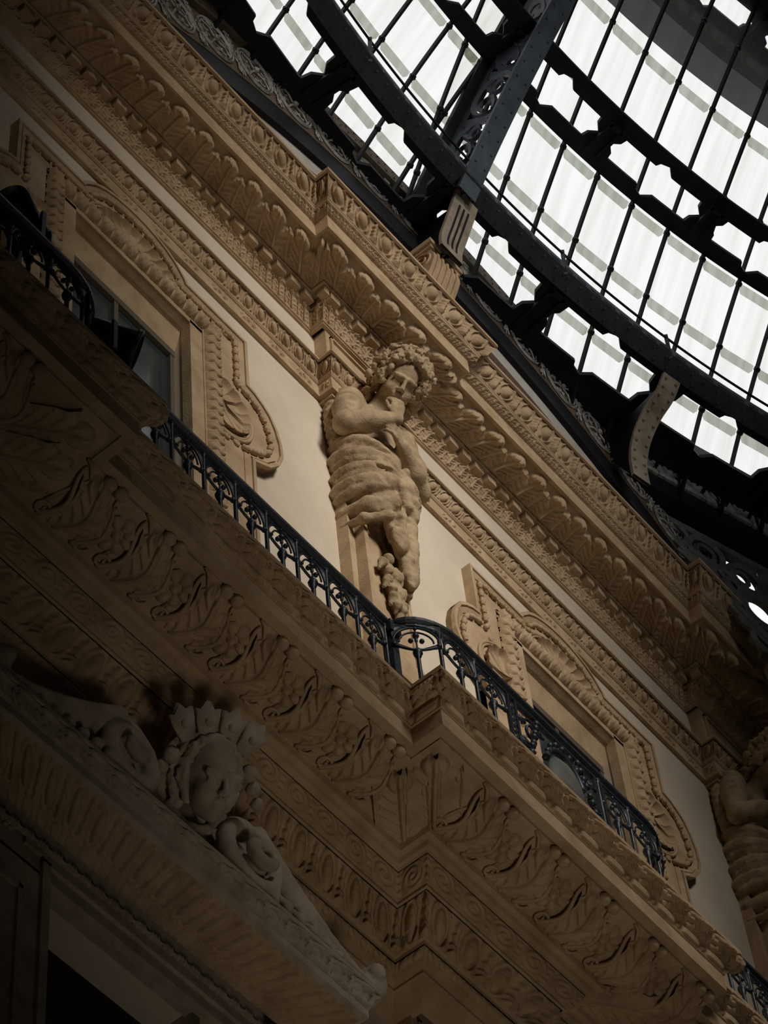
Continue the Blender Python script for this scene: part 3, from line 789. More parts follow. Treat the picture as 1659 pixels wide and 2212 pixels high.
    for z0, x0, w in ((18.0, -.03, .10), (17.82, -.01, .085), (17.66, .01, .06)):
        S.ell((x0, -.20, z0), (w*.55, .06, .09), k=.02)
        for q in (-1, 1):
            S.tor([(x0+q*w*.35, -.21, z0+.05), (x0+q*w*.95, -.24, z0-.01), (x0+q*w*1.15, -.22, z0-.09)], [.03, .034, .014], .012)
            S.tor([(x0+q*w*.2, -.22, z0), (x0+q*w*.5, -.25, z0-.09), (x0+q*w*.45, -.22, z0-.15)], [.026, .03, .012], .01)
            S.ell((x0+q*w*.5, -.235, z0+.04), .026, k=.008)
    S.ell((.04, -.2, 17.52), (.03, .04, .07), k=.02)
    S.field((-1, -2, 17), (1, 1, 22), lambda X, Y, Z: wob(X, Y, Z, 70., .006))
    mb = S.mesh(1); mb.v = [np.vstack(mb.v)+O]; mb.build('garland', STATUE, root, True)
    return root
st = caryatid(XC, 'stone statue of a curly-haired youth draped at the hips, brightly lit in the middle')
st2 = copy_tree(st, (PER, 0, 0), label='stone statue half lost in shadow at the right edge')

# ================================================================ carved pediment over the lower door
PX = 7.04
ped = thing('carved_pediment', 'carved door pediment with a crowned face between two scrolls, in shadow', 'pediment', (PX, -.3, 12.5))
pth = plan([(5.85, 8.23)], 5.0, 9.0, .25)[1:4]
strip(MB(), pth, [(.165, 12.595), (.19, 12.60), (.20, 12.60), (.20, 12.66), (.205, 12.665)]).build('cornice_fascia', GREY, ped)
strip(MB(), pth, [(-.05, 12.535), (.05, 12.55), (.165, 12.595)], r_egg_leaf(.04), .17, .009).build('soffit_moulding', STONE, ped, True)
strip(MB(), pth, [(-.12, 12.51), (-.08, 12.52), (-.05, 12.535)], r_bead(.02), .1, .009).build('bead_row', STONE, ped, True)
strip(MB(), pth, [(.205, 12.665), (.212, 12.70), (.225, 12.74), (.243, 12.77)], r_wave_leaf(.03), .17, .008).build('leaf_moulding', GREY, ped, True)
strip(MB(), pth, [(.245, 12.772), (.255, 12.775), (.255, 12.80), (-.2, 12.82)]).build('cornice_top', GREY, ped)
# swan-neck scrolls
def vol(sg):
    S = SDF((-1.62 if sg < 0 else .05, -.56, 12.75), (-.05 if sg < 0 else 1.62, -.18, 13.75), .013)
    t = np.linspace(0, 1, 40)
    neck = np.stack([sg*(1.38 - .85*t), -.36+0*t, 12.88 + .50*t**1.5], -1)
    S.tor(neck, .05+.03*t, .02)
    S.tor(np.stack([neck[:, 0]-.0, neck[:, 1]-.05, neck[:, 2]+.05], -1), .03, .015)
    th = np.linspace(PI*.55, PI*.55+PI*3.3, 60); r = .26*np.exp(-.16*(th-th[0]))
    cx, cz = sg*.50, 13.14
    S.tor(np.stack([cx+sg*r*np.cos(th), -.37-.012*(th-th[0]), cz+r*np.sin(th)*1.05], -1), np.linspace(.052, .03, 60), .012)
    S.ell((cx, -.40, cz), (.07, .07, .07), k=.01)
    S.ell((cx, -.31, cz), (.22, .07, .23), k=.02)
    S.ell((sg*1.43, -.40, 12.98), (.09, .08, .11), k=.02); S.ell((sg*1.40, -.46, 13.0), (.05, .05, .06), k=.01)
    for i in range(6):
        x = sg*(1.15-.1*i); S.tor([(x, -.36, 12.86), (x-sg*.03, -.42, 12.93+.012*i), (x-sg*.09, -.38, 12.97+.03*i)], [.03, .035, .012], .01)
    S.tor([(sg*.20, -.34, 12.86), (sg*.3, -.38, 12.9), (sg*.42, -.36, 12.86)], .05, .02)
    S.field((-2, -2, 12), (2, 1, 15), lambda X, Y, Z: wob(X, Y, Z, 60., .003))
    mb = S.mesh(1); mb.v = [np.vstack(mb.v)+np.array([PX+.08, 0, 0])]; return mb
for sg in (-1, 1): vol(sg).build('scroll', GREY, ped, True)
MBx = MB(); MBx.prism([(-1.3, 12.8), (1.3, 12.8), (.6, 13.15), (.3, 13.5), (-.3, 13.5), (-.6, 13.15)], (PX+.08, -.05, 0), (1, 0, 0), (0, 0, 1), (0, -.22, 0)); MBx.build('backing', GREY, ped)
FM = frame((-.06, -.62, -.70), (-.40, -.72, .54)); HM = np.array([PX+.13, -.47, 13.36])
S = SDF((6.8, -.85, 12.85), (7.6, -.2, 13.85), .0095); head(S, HM + FM[1]*.03, FM, 1.78)
mb = S.mesh(1); mb.build('carved_face', GREY, ped, True)
S = SDF((6.65, -.9, 12.75), (7.75, -.15, 14.15), .0105); rg = np.random.default_rng(3)
P = lambda r, f, u: HM + 1.45*(r*FM[0] + f*FM[1] + u*FM[2])
S.ell(P(0, -.04, .03), np.array([.10, .10, .115])*1.45, FM, .02)
for i in range(40):
    t = -.78*PI+1.56*PI*i/39
    for j in range(2): S.ell(P((.108+.018*j)*math.sin(t), .02-.04*j, .02+(.128+.02*j)*math.cos(t)), (.017+.006*rg.random())*1.45, k=.01)
th = np.linspace(-PI*.95, PI*.95, 50)
S.tor([P(.15*math.sin(t), -.06, .0+.18*math.cos(t)) for t in th], .022, .012)
S.tor([P(-.11, -.03, -.12), P(-.04, .0, -.17), P(.04, .0, -.17), P(.11, -.03, -.12)], .026, .02)
S.ell(P(0, .09, -.03), np.array([.088, .095, .122])*1.45, FM, .006, True)
S.field((5, -2, 12), (9, 1, 15), lambda X, Y, Z: wob(X, Y, Z, 55., .011, 1.) + wob(X, Y, Z, 110., .007, 1.))
S.mesh(0).build('carved_hair', GREY, ped, True)
cr = MB()
for i, (rx, an) in enumerate(((-.115, -.55), (-.04, -.18), (.04, .18), (.115, .55))):
    b = P(rx, -.02, .165-.25*abs(rx)); U = (FM[0]*math.cos(an) - FM[2]*math.sin(an)); V = FM[2]*math.cos(an) + FM[0]*math.sin(an)
    cr.prism([(-.035, -.02), (.035, -.02), (.06, .07), (.07, .14), (.035, .13), (0, .18), (-.035, .13), (-.07, .14), (-.06, .07)], b, U, V, FM[1]*.04)
    cr.ball(b + V*.07 + FM[1]*.045, .026)
for i in range(3): cr.ball(P(-.16-.03*i, .0, .06-.05*i), .05-.006*i); cr.ball(P(.16+.03*i, .0, .06-.05*i), .05-.006*i)
cr.build('crown', GREY, ped, True)

# ---- door head below the pediment
dh = thing('door_surround', 'dark carved door surround below the pediment, at the lower left corner', 'door surround', (PX, -.1, 10.4), kind='structure')
pd = plan([], 5.2, 8.9, .1)
strip(MB(), pd, [(.02, 12.52), (.10, 12.50), (.10, 12.48), (.07, 12.46)], r_bead(.02), .10, .01).build('bead_strip', GREY, dh)
m = MB(); m.box((PX-1.35, -.055, 12.30), (PX+1.6, 0, 12.52)); m.box((PX-.75, -.075, 12.42), (PX+1.6, 0, 12.45)); m.box((PX-1.35, -.055, 10.4), (PX-.60, 0, 12.32)); m.box((PX-.63, -.08, 10.4), (PX-.575, .1, 12.40)); m.box((PX-.63, -.08, 12.38), (PX+1.6, .1, 12.41))
for a, b in ((PX-1.2, PX-1.17), (PX-.78, PX-.75)): m.box((a, -.075, 10.4), (b, -.05, 12.1))
m.box((PX-1.2, -.075, 12.07), (PX-.75, -.05, 12.1)); m.build('door_frame', GREY, dh)
f0 = None
for i in range(16):
    x = PX-1.2+.17*i
    b = MB()
    if i % 2: b.lathe([(.035, 0), (.035, .015), (.02, .02), (.012, .012), (0, .02)], (x, -.055, 12.475), (0, -1, 0), 10)
    else:
        for k in range(6): b.ball((x+.035*math.cos(k*PI/3), -.06, 12.475+.028*math.sin(k*PI/3)), (.02, .014, .016), 6, 4)
        b.ball((x, -.065, 12.475), .018, 6, 4)
    b.build('flower_boss', GREY, dh, True)
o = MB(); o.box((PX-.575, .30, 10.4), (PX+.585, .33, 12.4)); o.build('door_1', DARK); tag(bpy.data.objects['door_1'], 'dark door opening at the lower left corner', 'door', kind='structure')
o = MB(); o.grid(np.array([[(6.52, .18, 10.4), (6.75, .20, 10.4), (7.1, .24, 10.4)], [(6.52, .18, 11.0), (6.72, .2, 10.9), (7.0, .24, 10.75)], [(6.52, .18, 11.45), (6.62, .2, 11.2), (6.86, .24, 10.85)]])); 
tag(o.build('door_curtain', WHITE, None, True), 'pale curtain edge inside the dark doorway at the bottom left', 'curtain')
# ================================================================ balcony railings
RZ = 15.30
def bay_meshes(w):
    "one bay of scrollwork between two uprights, local x along the rail, z down from the rail"
    h = w/2
    sc = MB(); t = np.linspace(0, PI, 15)
    for rx, rz, zc, r in ((h-.016, .145, -.20, .0075), (h-.05, .10, -.20, .0065)):
        sc.tube(np.stack([rx*np.cos(t), 0*t, zc+rz*np.sin(t)], -1), r, 5)
    x = np.linspace(-(h-.012), h-.012, 13); sc.tube(np.stack([x, 0*x, -.215-.055*(1-(x/h)**2)], -1), np.linspace(.009, .009, 13), 5)
    for q in (-1, 1):
        ar = np.linspace(0, PI/2, 8); pl = [(q*h, -.035)] + [(q*(h-.016)*math.cos(b), -.20+.145*math.sin(b)) for b in ar[::1]] + [(q*.01, -.035)]
        sc.prism(pl if q < 0 else pl[::-1], (0, -.004, 0), (1, 0, 0), (0, 0, 1), (0, .008, 0))
        sc.prism([(q*(h-.005), -.20), (q*(h-.005), -.245), (q*.03, -.275), (q*.03, -.262)], (0, -.004, 0), (1, 0, 0), (0, 0, 1), (0, .008, 0))
    sc.ball((0, 0, -.135), .022, 7, 5); sc.ball((-.033, 0, -.185), .017, 7, 5); sc.ball((.033, 0, -.185), .017, 7, 5); sc.ball((0, 0, -.175), (.012, .012, .03), 6, 4)
    sc.tube([(0, 0, -.05), (0, 0, -.27)], .006, 5); sc.ball((0, 0, -.062), .014, 6, 4)
    for q in (-1, 1):
        sc.ball((q*(h-.02), 0, -.225), .019, 7, 5)
        a = np.linspace(0, 2*PI*1.2, 18); r = .03*(1-a/9.5)
        sc.tube(np.stack([q*(h-.048)+q*r*np.cos(a), 0*a, -.075+r*np.sin(a)], -1), .005, 4)
        sc.tube([(q*h, 0, -.04), (q*(h-.04), 0, -.035), (q*.02, 0, -.045)], .006, 4)
    sb = MB(); sb.lathe([(.008, -.26), (.022, -.275), (.030, -.295), (.030, -.31), (.018, -.325), (.022, -.335), (.0135, -.35), (.0135, -.84), (.02, -.85), (.02, -.88)], n=8)
    tb = MB(); tb.lathe([(.014, -.02), (.022, -.03), (.016, -.045), (.022, -.055), (.013, -.07), (.0125, -.84), (.02, -.85), (.02, -.88)], n=8)
    return sc, sb, tb
proto = {}
def place(key, name, mbf, root, loc, ang):
    if key not in proto:
        m = mbf(); o = m.build(name, RAIL, root, True, origin=(0, 0, 0)); proto[key] = o
    else:
        o = proto[key].copy(); COLL.objects.link(o); o.parent = root
    o.location = np.array(loc) - world_loc(root); o.rotation_euler = (0, 0, ang)
    return o
def railing(path, label, nb, group='iron balcony railings', skip=None, post0=True):
    P = np.array(path, float); sl = np.concatenate([[0], np.cumsum(np.linalg.norm(np.diff(P, axis=0), axis=1))])
    at = lambda q: np.array([np.interp(q, sl, P[:, 0]), np.interp(q, sl, P[:, 1])])
    root = thing('balcony_railing', label, 'railing', (*at(sl[-1]/2), 14.43), group)
    L = sl[-1]; w = L/nb
    q = np.linspace(0, L, max(8, nb*6)); C = np.array([at(s) for s in q])
    T = np.gradient(C, axis=0); T /= np.linalg.norm(T, axis=1)[:, None]; N = np.stack([T[:, 1], -T[:, 0]], -1)
    sec = [(-.034, -.012), (-.034, .012), (-.018, .022), (.018, .022), (.034, .012), (.034, -.012), (.012, -.02), (.012, -.045), (-.012, -.045), (-.012, -.02)]
    G = np.array([[(*(C[i] + N[i]*a), RZ + b) for a, b in sec] for i in range(len(C))])
    MB().grid(G, False, True).build('handrail', RAIL, root)
    for i in range(nb+1):
        a = at(i*w); d = at(min(L, i*w+.02)) - at(max(0, i*w-.02)); an = math.atan2(d[1], d[0])
        if skip is None or not skip(i*w): place('tb', 'upright', lambda: bay_meshes(.265)[2], root, (*a, RZ), an)
        if i < nb and (skip is None or not skip((i+.5)*w)):
            a = at((i+.5)*w); d = at((i+.5)*w+.02)-at((i+.5)*w-.02); an = math.atan2(d[1], d[0])
            place(('sc', round(w, 3)), 'scroll_panel', lambda: bay_meshes(w)[0], root, (*a, RZ), an)
            place('sb', 'short_baluster', lambda: bay_meshes(.265)[1], root, (*a, RZ), an)
    return root, at, L
def arc_path(xa, xb, yr=-1.0, yf=-1.225, R=.34):
    t = np.linspace(0, PI/2, 8)
    A = [(xa + R*(1-math.cos(s)), yr + (yf-yr)*math.sin(s)) for s in t]
    return A + [(xb - R*(1-math.cos(s)), yr + (yf-yr)*math.sin(s)) for s in t[::-1]]
railing([(5.80, -1.0), (8.17, -1.0)], 'straight iron railing on the set-back balcony left of the statue', 9)
fw, at, L = railing(arc_path(8.22, 10.72), 'iron railing bowed out on the forward balcony in front of the statue', 9, skip=lambda q: 2.5/9*2.9 < q < 2.5/9*6.4)
railing([(10.75, -1.0), (13.15, -1.0)], 'straight iron railing on the set-back balcony at the lower right edge', 9)
lf, at2, L2 = railing(arc_path(2.9, 5.58), 'dim iron railing on the forward balcony at the left edge', 10)
# square corner post where the two railings meet
m = MB(); m.box((8.185, -1.035, 14.43), (8.245, -.965, 15.24)); m.box((8.165, -1.05, 15.20), (8.265, -.95, 15.30)); m.build('corner_post', RAIL, fw)
# cast panel with shield in the middle of the bowed railing
y0 = -1.225
for x in (9.03, 9.10, 9.88, 9.95): m = MB(); m.box((x-.011, y0-.011, 14.44), (x+.011, y0+.011, 15.26)); m.build('panel_post', RAIL, fw)
m = MB()
for x in (9.065, 9.915):
    for i in range(12):
        t = np.linspace(0, 2*PI, 9)[:-1]; m.tube(np.stack([x+.02*np.cos(t), y0+0*t, 14.55+.058*i+.026*np.sin(t)], -1), .006, 4, True)
for q in (-1, 1):
    for k, (cx, cz, R, tw) in enumerate(((.25, 15.10, .085, 1), (.33, 14.93, .07, -1), (.29, 14.75, .08, 1), (.17, 15.16, .06, -1), (.34, 15.14, .045, -1), (.30, 14.58, .07, 1))):
        a = np.linspace(0, 2*PI*1.6, 30); r = R*(1-a/12)
        m.tube(np.stack([9.49+q*(cx+r*np.cos(a*tw)), y0-.01*np.sin(a), cz+r*np.sin(a*tw)], -1), .011, 5)
    for i in range(9): m.ball((9.49+q*(.2+.018*i), y0-.02, 15.2-.06*i+.012*math.sin(i*3)), (.028, .02, .024), 6, 4)
m.build('panel_lattice', RAIL, fw, True)
m = MB(); m.lathe([(.0, .06), (.07, .055), (.13, .04), (.165, .015), (.17, 0), (.16, -.01)], (9.49, y0-.02, 14.78), (0, -1, 0), 24); m.v[-1][:, 2] = 14.78 + (m.v[-1][:, 2]-14.78)*1.45
o = m.build('shield', mat('painted_shield', (.16, .15, .125), .6, .5, 12., (.09, .1, .1)), fw, True, 'pale oval shield')
m = MB(); t = np.linspace(.12*PI, .88*PI, 30); m.tube(np.stack([9.49+.19*np.cos(t), y0-.03+0*t, 14.80+.27*np.sin(t)], -1), .026, 7)
for i in range(7): m.ball((9.49+.19*math.cos(.15*PI+i*.117*PI), y0-.04, 14.82+.30*math.sin(.15*PI+i*.117*PI)), .024, 6, 4)
m.build('shield_wreath', RAIL, fw, True)

# ---- stage lamps standing on the balcony
def lamp(c, ax, label):
    root = thing('spotlight', label, 'spotlight', (c[0], c[1], 14.43), 'black spotlights on the balcony')
    ax = np.asarray(ax, float); ax /= np.linalg.norm(ax)
    m = MB(); m.lathe([(.0, -.17), (.09, -.17), (.105, -.15), (.11, 0), (.115, .13), (.125, .135), (.125, .16), (.11, .165), (.10, .12), (0, .11)], c, ax, 22); m.build('housing', LAMP, root, True)
    m = MB()
    for q in (-1, 1):
        s = np.cross(ax, (0, 0, 1)); s /= np.linalg.norm(s)
        m.bar(np.array(c)+s*q*.13, np.array((c[0], c[1], c[2]-.30))+s*q*.13, .02, .03)
    m.bar(np.array((c[0], c[1], c[2]-.30))-s*.14, np.array((c[0], c[1], c[2]-.30))+s*.14, .03, .02); m.bar((c[0], c[1], c[2]-.30), (c[0], c[1], 14.43), .03, .03, (1, 0, 0)); m.build('yoke', LAMP, root)
lamp((5.73, -1.08, 15.30), (.75, -.5, -.25), 'black cylindrical spotlight in front of the left window pane')
lamp((5.04, -1.06, 15.75), (.85, .35, .1), 'larger black spotlight at the left edge beside the window shell')

# ================================================================ iron arch carrying the roof on the wall
def sector(mb, R0, R1, y0, y1, a0, a1, n=80):
    a = np.linspace(a0, a1, n)
    P = lambda R, y: np.stack([FC+R*np.sin(a), np.full(n, y), FZ+R*np.cos(a)], -1)
    return mb.grid(np.stack([P(R0, y1), P(R0, y0), P(R1, y0), P(R1, y1)], 1))
A0, A1 = -.60, .66
arch = thing('iron_arch', 'flat iron arch with pale scrollwork frieze carrying the glass roof above the cornice', 'arch', (FC, -.5, 21.9))
sector(MB(), 6.40, 6.70, -.60, -.30, -.525, .525).build('lower_girder', BLACK, arch)
sector(MB(), 6.70, 7.25, -.605, -.3, -.60, .61).build('frieze_plate', BROWN, arch)
o = sector(MB(), 7.24, 7.44, -.66, -.3, A0, A1)
a = np.linspace(A0, A1, 90)
for t in a:
    for R in (7.29, 7.39): o.ball((FC+R*math.sin(t), -.662, FZ+R*math.cos(t)), .012, 5, 4)
o.build('top_flange', BROWN, arch)
u0 = None
def scroll_unit():
    m = MB(); t = np.linspace(0, 2*PI, 33)[:-1]
    for R, r in ((.205, .012), (.178, .009)): m.tube(np.stack([R*np.sin(t)*1.02, 0*t, R*np.cos(t)*1.12], -1), r, 4, True)
    for k in range(4):
        an = PI/4 + k*PI/2; c, s_ = math.cos(an), math.sin(an)
        m.tube([(.02*c, 0, .02*s_), (.10*c, -.012, .10*s_), (.175*c, 0, .19*s_)], .010, 4)
        for q in (-1, 1):
            b = np.linspace(0, 4.2, 12); r = .045*(1-b/6)
            m.tube(np.stack([.105*c - q*s_*.055 + r*np.cos(b*q+an), 0*b-.004, .115*s_ + q*c*.055 + r*np.sin(b*q+an)], -1), .0075, 4)
    m.ball((0, -.01, 0), .03, 7, 5)
    for q in (-1, 1):                                # small scrolls between two rings
        for zz in (.17, .06, -.06, -.17):
            b = np.linspace(0, 5.2, 14); r = .036*(1-b/7.5)
            m.tube(np.stack([.245 - .0 + r*np.cos(b*q+zz*9), 0*b-.003, zz + q*.018 + r*np.sin(b*q+zz*9)], -1), .0075, 4)
        m.tube([(.21, 0, q*.24), (.245, -.01, q*.20), (.28, 0, q*.24)], .012, 4)
    m.tube([(.245, 0, -.26), (.245, 0, .26)], .008, 4)
    return m
N = int((A1-A0)*6.975/.49); su = None
for i in range(N):
    t = A0 + (i+.5)*(A1-A0)/N; p = np.array((FC+6.975*math.sin(t), -.615, FZ+6.975*math.cos(t)))
    if su is None: su = scroll_unit().build('scroll_ornament', PALE, arch, False, origin=(0, 0, 0)); o = su
    else: o = su.copy(); COLL.objects.link(o); o.parent = arch
    o.location = p - world_loc(arch); o.rotation_euler = (0, t, 0)

# ================================================================ glass dome
DC = np.array((9.754, -15.07)); DZ = 15.093; RHO = 16.635
D2R = PI/180
def cyl(az, r, z): 
    a = np.asarray(az, float)*D2R
    return np.stack(np.broadcast_arrays(DC[0]+r*np.sin(a), DC[1]+r*np.cos(a), z), -1)
def gore(u, phi, mid, rho=RHO):
    "point of the dome at elevation phi, lateral offset u from the middle plane of the gore"
    r = rho*np.cos(phi); v = np.sqrt(r*r-u*u); m = mid*D2R
    return np.stack(np.broadcast_arrays(DC[0]+v*math.sin(m)+u*math.cos(m), DC[1]+v*math.cos(m)-u*math.sin(m), DZ+rho*np.sin(phi)), -1)
ROWS = [29.25*D2R] + [(31.05+2.46*k)*D2R for k in range(0, 9)]
def glazing(mid, u0, du, ks, name_label, bar_from=None):
    root = thing('roof_glazing', name_label, 'glass roof', tuple(gore(u0+du*ks[len(ks)//2], ROWS[1], mid)), 'gores of the glass roof')
    for k in ks:
        ua, ub = u0+du*k, u0+du*(k+1)
        for j in range(len(ROWS)-1):
            f0, f1 = ROWS[j], ROWS[j+1]; lap = .0063
            uu = np.linspace(ua, ub, 3)[:, None]; ff = np.linspace(f0-.0, f1-lap*.0, 3)[None, :]
            G = gore(uu+0*ff, ff+0*uu, mid)
            if G[..., 1].min() > -.45: continue
            rz = rng.random(2)*40
            uv = np.stack(np.broadcast_arrays(uu/.45+rz[0], (ff-f0)*16+rz[1]), -1).reshape(-1, 2)
            p = MB().grid(G).build('glass_pane', GLASS, root, uv=uv)
            q = MB(); a, b = ua+.03, ub-.03
            L = np.array([[gore(a+.03, f1-lap, mid, RHO-.012), gore(a, f1-lap*.6, mid, RHO-.012), gore(a, f1, mid, RHO-.012)], [gore(b-.03, f1-lap, mid, RHO-.012), gore(b, f1-lap*.6, mid, RHO-.012), gore(b, f1, mid, RHO-.012)]])
            uv = np.array([(rz[0]+x, rz[1]+y) for x in (0, 1) for y in (0, .05, .1)])
            q.grid(L).build('glass_overlap', LAP, p, uv=uv)
    for k in ks[:1]*0 + list(ks) + [ks[-1]+1]:
        f = np.linspace(ROWS[0]-.03, ROWS[-1], 40); P = gore(u0+du*k, f, mid, RHO-.03)
        P = P[P[:, 1] < -.42]
        m = MB(); m.tube(P, .022, 4)
        for r in ROWS[1:]:
            c = gore(u0+du*k, r-.002, mid, RHO-.035)
            if c[1] < -.5: m.ball(c, (.036, .036, .036), 6, 4)
        m.build('glazing_bar', BLACK, root)
    return root
glazing(11.25, -.155-.443*6, .443, list(range(0, 13)), 'rows of frosted glass panes between iron bars, right of the dome rib')
glazing(-11.25, .90-.438*4, .438, list(range(0, 8)), 'rows of frosted glass panes between iron bars, left of the dome rib')

# ---- ladder-like ring girders with star-cut openings
def ring_girder(label, z, ra, rin, rout, rb, notch, az0, n, step=5.65, th=.05, dz=0., face=True):
    root = thing('ring_girder', label, 'girder', tuple(cyl(az0+step*n/2, ra, z)), 'ring girders of the glass dome')
    rm = (rin+rout)/2; dl = .62*13.9/rin; tp = .30*13.9/rin; gz = lambda r: z + dz*(r-rin)
    for i in range(n):
        a0, a1 = az0+step*i, az0+step*(i+1); am = (a0+a1)/2
        for inner in (True, False):
            r0 = ra if inner else rb; rs = rin if inner else rout; rn = rs-notch if inner else rs+notch
            k = .075 if inner else -.075; k = min(abs(k), abs(rm-rs)*.5)*(1 if inner else -1)
            pts = [(a, r0) for a in np.linspace(a0, a1, 9)] + [(a1, rm), (a1-dl+tp, rm), (a1-dl, rm-k), (a1-dl-.06, rs)]
            pts += [(a, rs) for a in np.linspace(a1-dl-.4, am+.42, 4)] + [(am+.05, rn), (am-.35, rn*.6+rs*.4), (am-.45, rs)] + [(a, rs) for a in np.linspace(am-.8, a0+dl+.4, 4)]
            pts += [(a0+dl+.06, rs), (a0+dl, rm-k), (a0+dl-tp, rm), (a0, rm)]
            P = np.array([cyl(a, r, gz(r)) for a, r in pts]); nP = len(P)
            m = MB(); m.add(np.vstack([P, P+np.array((0, 0, th))]), [(q, (q+1) % nP, nP+(q+1) % nP, nP+q) for q in range(nP)])
            m.g += [list(range(nP))[::-1], list(range(nP, 2*nP))]
            m.build('inner_plate' if inner else 'outer_plate', BLACK, root)
    a = np.linspace(az0, az0+step*n, 10*n)
    if face:
        m = MB(); G = np.stack([cyl(a, ra-.0, z-.008), cyl(a, ra+.17, z-.012), cyl(a, ra+.17, z+.06), cyl(a, ra, z+.11)], 1); m.grid(G, False, True)
        for t in np.arange(az0, az0+step*n, .62):
            m.ball(cyl(t, ra+.04, z-.012), (.015, .015, .012), 6, 4); m.ball(cyl(t+.31, ra+.125, z-.014), (.015, .015, .012), 6, 4)
        m.build('riveted_flange', RIVET, root)
    for i in range(n+1):
        m = MB(); m.bar(cyl(az0+step*i-.33, rin-.02, z-.03), cyl(az0+step*i+.33, rin-.02, z-.03), .04, .03)
        for dv in (-.28, .28): m.bar(cyl(az0+step*i+dv, rin-.05, z-.02), cyl(az0+step*i+dv, rout+.05, gz(rout)-.02), .03, .05)
        m.build('batten_angle', BLACK, root)
    return root
ring_girder('lowest ring girder with riveted grey flange, just above the iron arch', 23.127, 13.79, 14.03, 14.37, 14.95, .075, -11.1, 6)
ring_girder('middle black ring girder with star-cut openings, halfway up the glass', 24.83, 12.865, 13.03, 13.27, 13.42, .07, -11.1, 6, face=False)
ring_girder('uppermost black ring girder, cut by the top right corner', 26.85, 11.58, 11.83, 12.02, 12.34, .06, -11.1, 6, face=False)

# ---- main rib
RA = .45
def mer(r, z, az=RA): return cyl(az, r, z)
rib = thing('dome_rib', 'big riveted iron rib with openwork web rising to the top of the picture', 'rib', tuple(mer(13.9, 23.0)))
e1 = np.array((math.cos(RA*D2R), -math.sin(RA*D2R), 0))
ph = np.linspace(29.6, 60, 50)*D2R
def chord(rho0, w, t, name, mt):
    C = np.stack([DC[0]+rho0*np.cos(ph)*math.sin(RA*D2R), DC[1]+rho0*np.cos(ph)*math.cos(RA*D2R), DZ+rho0*np.sin(ph)], -1)
    nrm = np.stack([np.cos(ph)*math.sin(RA*D2R), np.cos(ph)*math.cos(RA*D2R), np.sin(ph)], -1)
    G = np.stack([C-e1*w/2, C+e1*w/2, C+e1*w/2+nrm*t, C-e1*w/2+nrm*t], 1)
    m = MB().grid(G, False, True)
    if rho0 < 16:
        for c in C[::1]:
            m.ball(c+e1*.06-0*c, .014, 6, 4); m.ball(c-e1*.06, .014, 6, 4)
    m.build(name, mt, rib); return C, nrm
C1, N1 = chord(15.97, .21, .03, 'inner_flange', RIVET)
C2, N2 = chord(16.56, .20, .05, 'outer_flange', BLACK)
web = MB(); S2 = lambda f, d: np.array((DC[0]+(15.99+d)*math.cos(f)*math.sin(RA*D2R), DC[1]+(15.99+d)*math.cos(f)*math.cos(RA*D2R), DZ+(15.99+d)*math.sin(f)))
def webplate(poly):
    P = np.array([S2(f, d) for f, d in poly]); n = len(P); web.add(np.vstack([P-e1*.012, P+e1*.012]), [(q, (q+1) % n, n+(q+1) % n, n+q) for q in range(n)]); web.g += [[web.n-2*n+q for q in range(n)][::-1], [web.n-n+q for q in range(n)]]
f0, f1 = ph[0], ph[-1]
fs = np.linspace(f0, f1, 40)
webplate([(f, 0) for f in fs] + [(f, .07) for f in fs[::-1]]); webplate([(f, .47) for f in fs] + [(f, .56) for f in fs[::-1]])
pitch = .58/16.2
for i in range(15):
    fc = f0 + .028 + pitch*(i+.5)
    if fc > f1: break
    t = np.linspace(0, 2*PI, 29)[:-1]
    web.tube([S2(fc+.255/16.2*math.cos(a), .27+.215*math.sin(a)) for a in t], .032, 4, True)
    for q in (-1, 1):
        b = np.linspace(0, 5.5, 20); r = .105*(1-b/7.5)
        web.tube([S2(fc+q*.085/16.2+q*r[k]*math.cos(b[k])/16.2, .27-q*.03+r[k]*math.sin(b[k])) for k in range(20)], .026, 4)
        web.tube([S2(fc+q*.02/16.2, .27), S2(fc+q*.12/16.2, .40-.2*(q < 0)), S2(fc+q*.2/16.2, .38-.2*(q < 0))], .03, 4)
    webplate([(fc+.24/16.2, .05), (fc+.34/16.2, .05), (fc+.31/16.2, .27), (fc+.34/16.2, .5), (fc+.24/16.2, .5), (fc+.27/16.2, .27)])
# solid gusset where the middle ring girder meets the rib
for fg in (37.3, 44.9, 52.5): webplate([(fg*D2R-.022, 0), (fg*D2R+.022, 0), (fg*D2R+.03, .56), (fg*D2R-.03, .56)])
web.build('openwork_web', RIVET, rib)

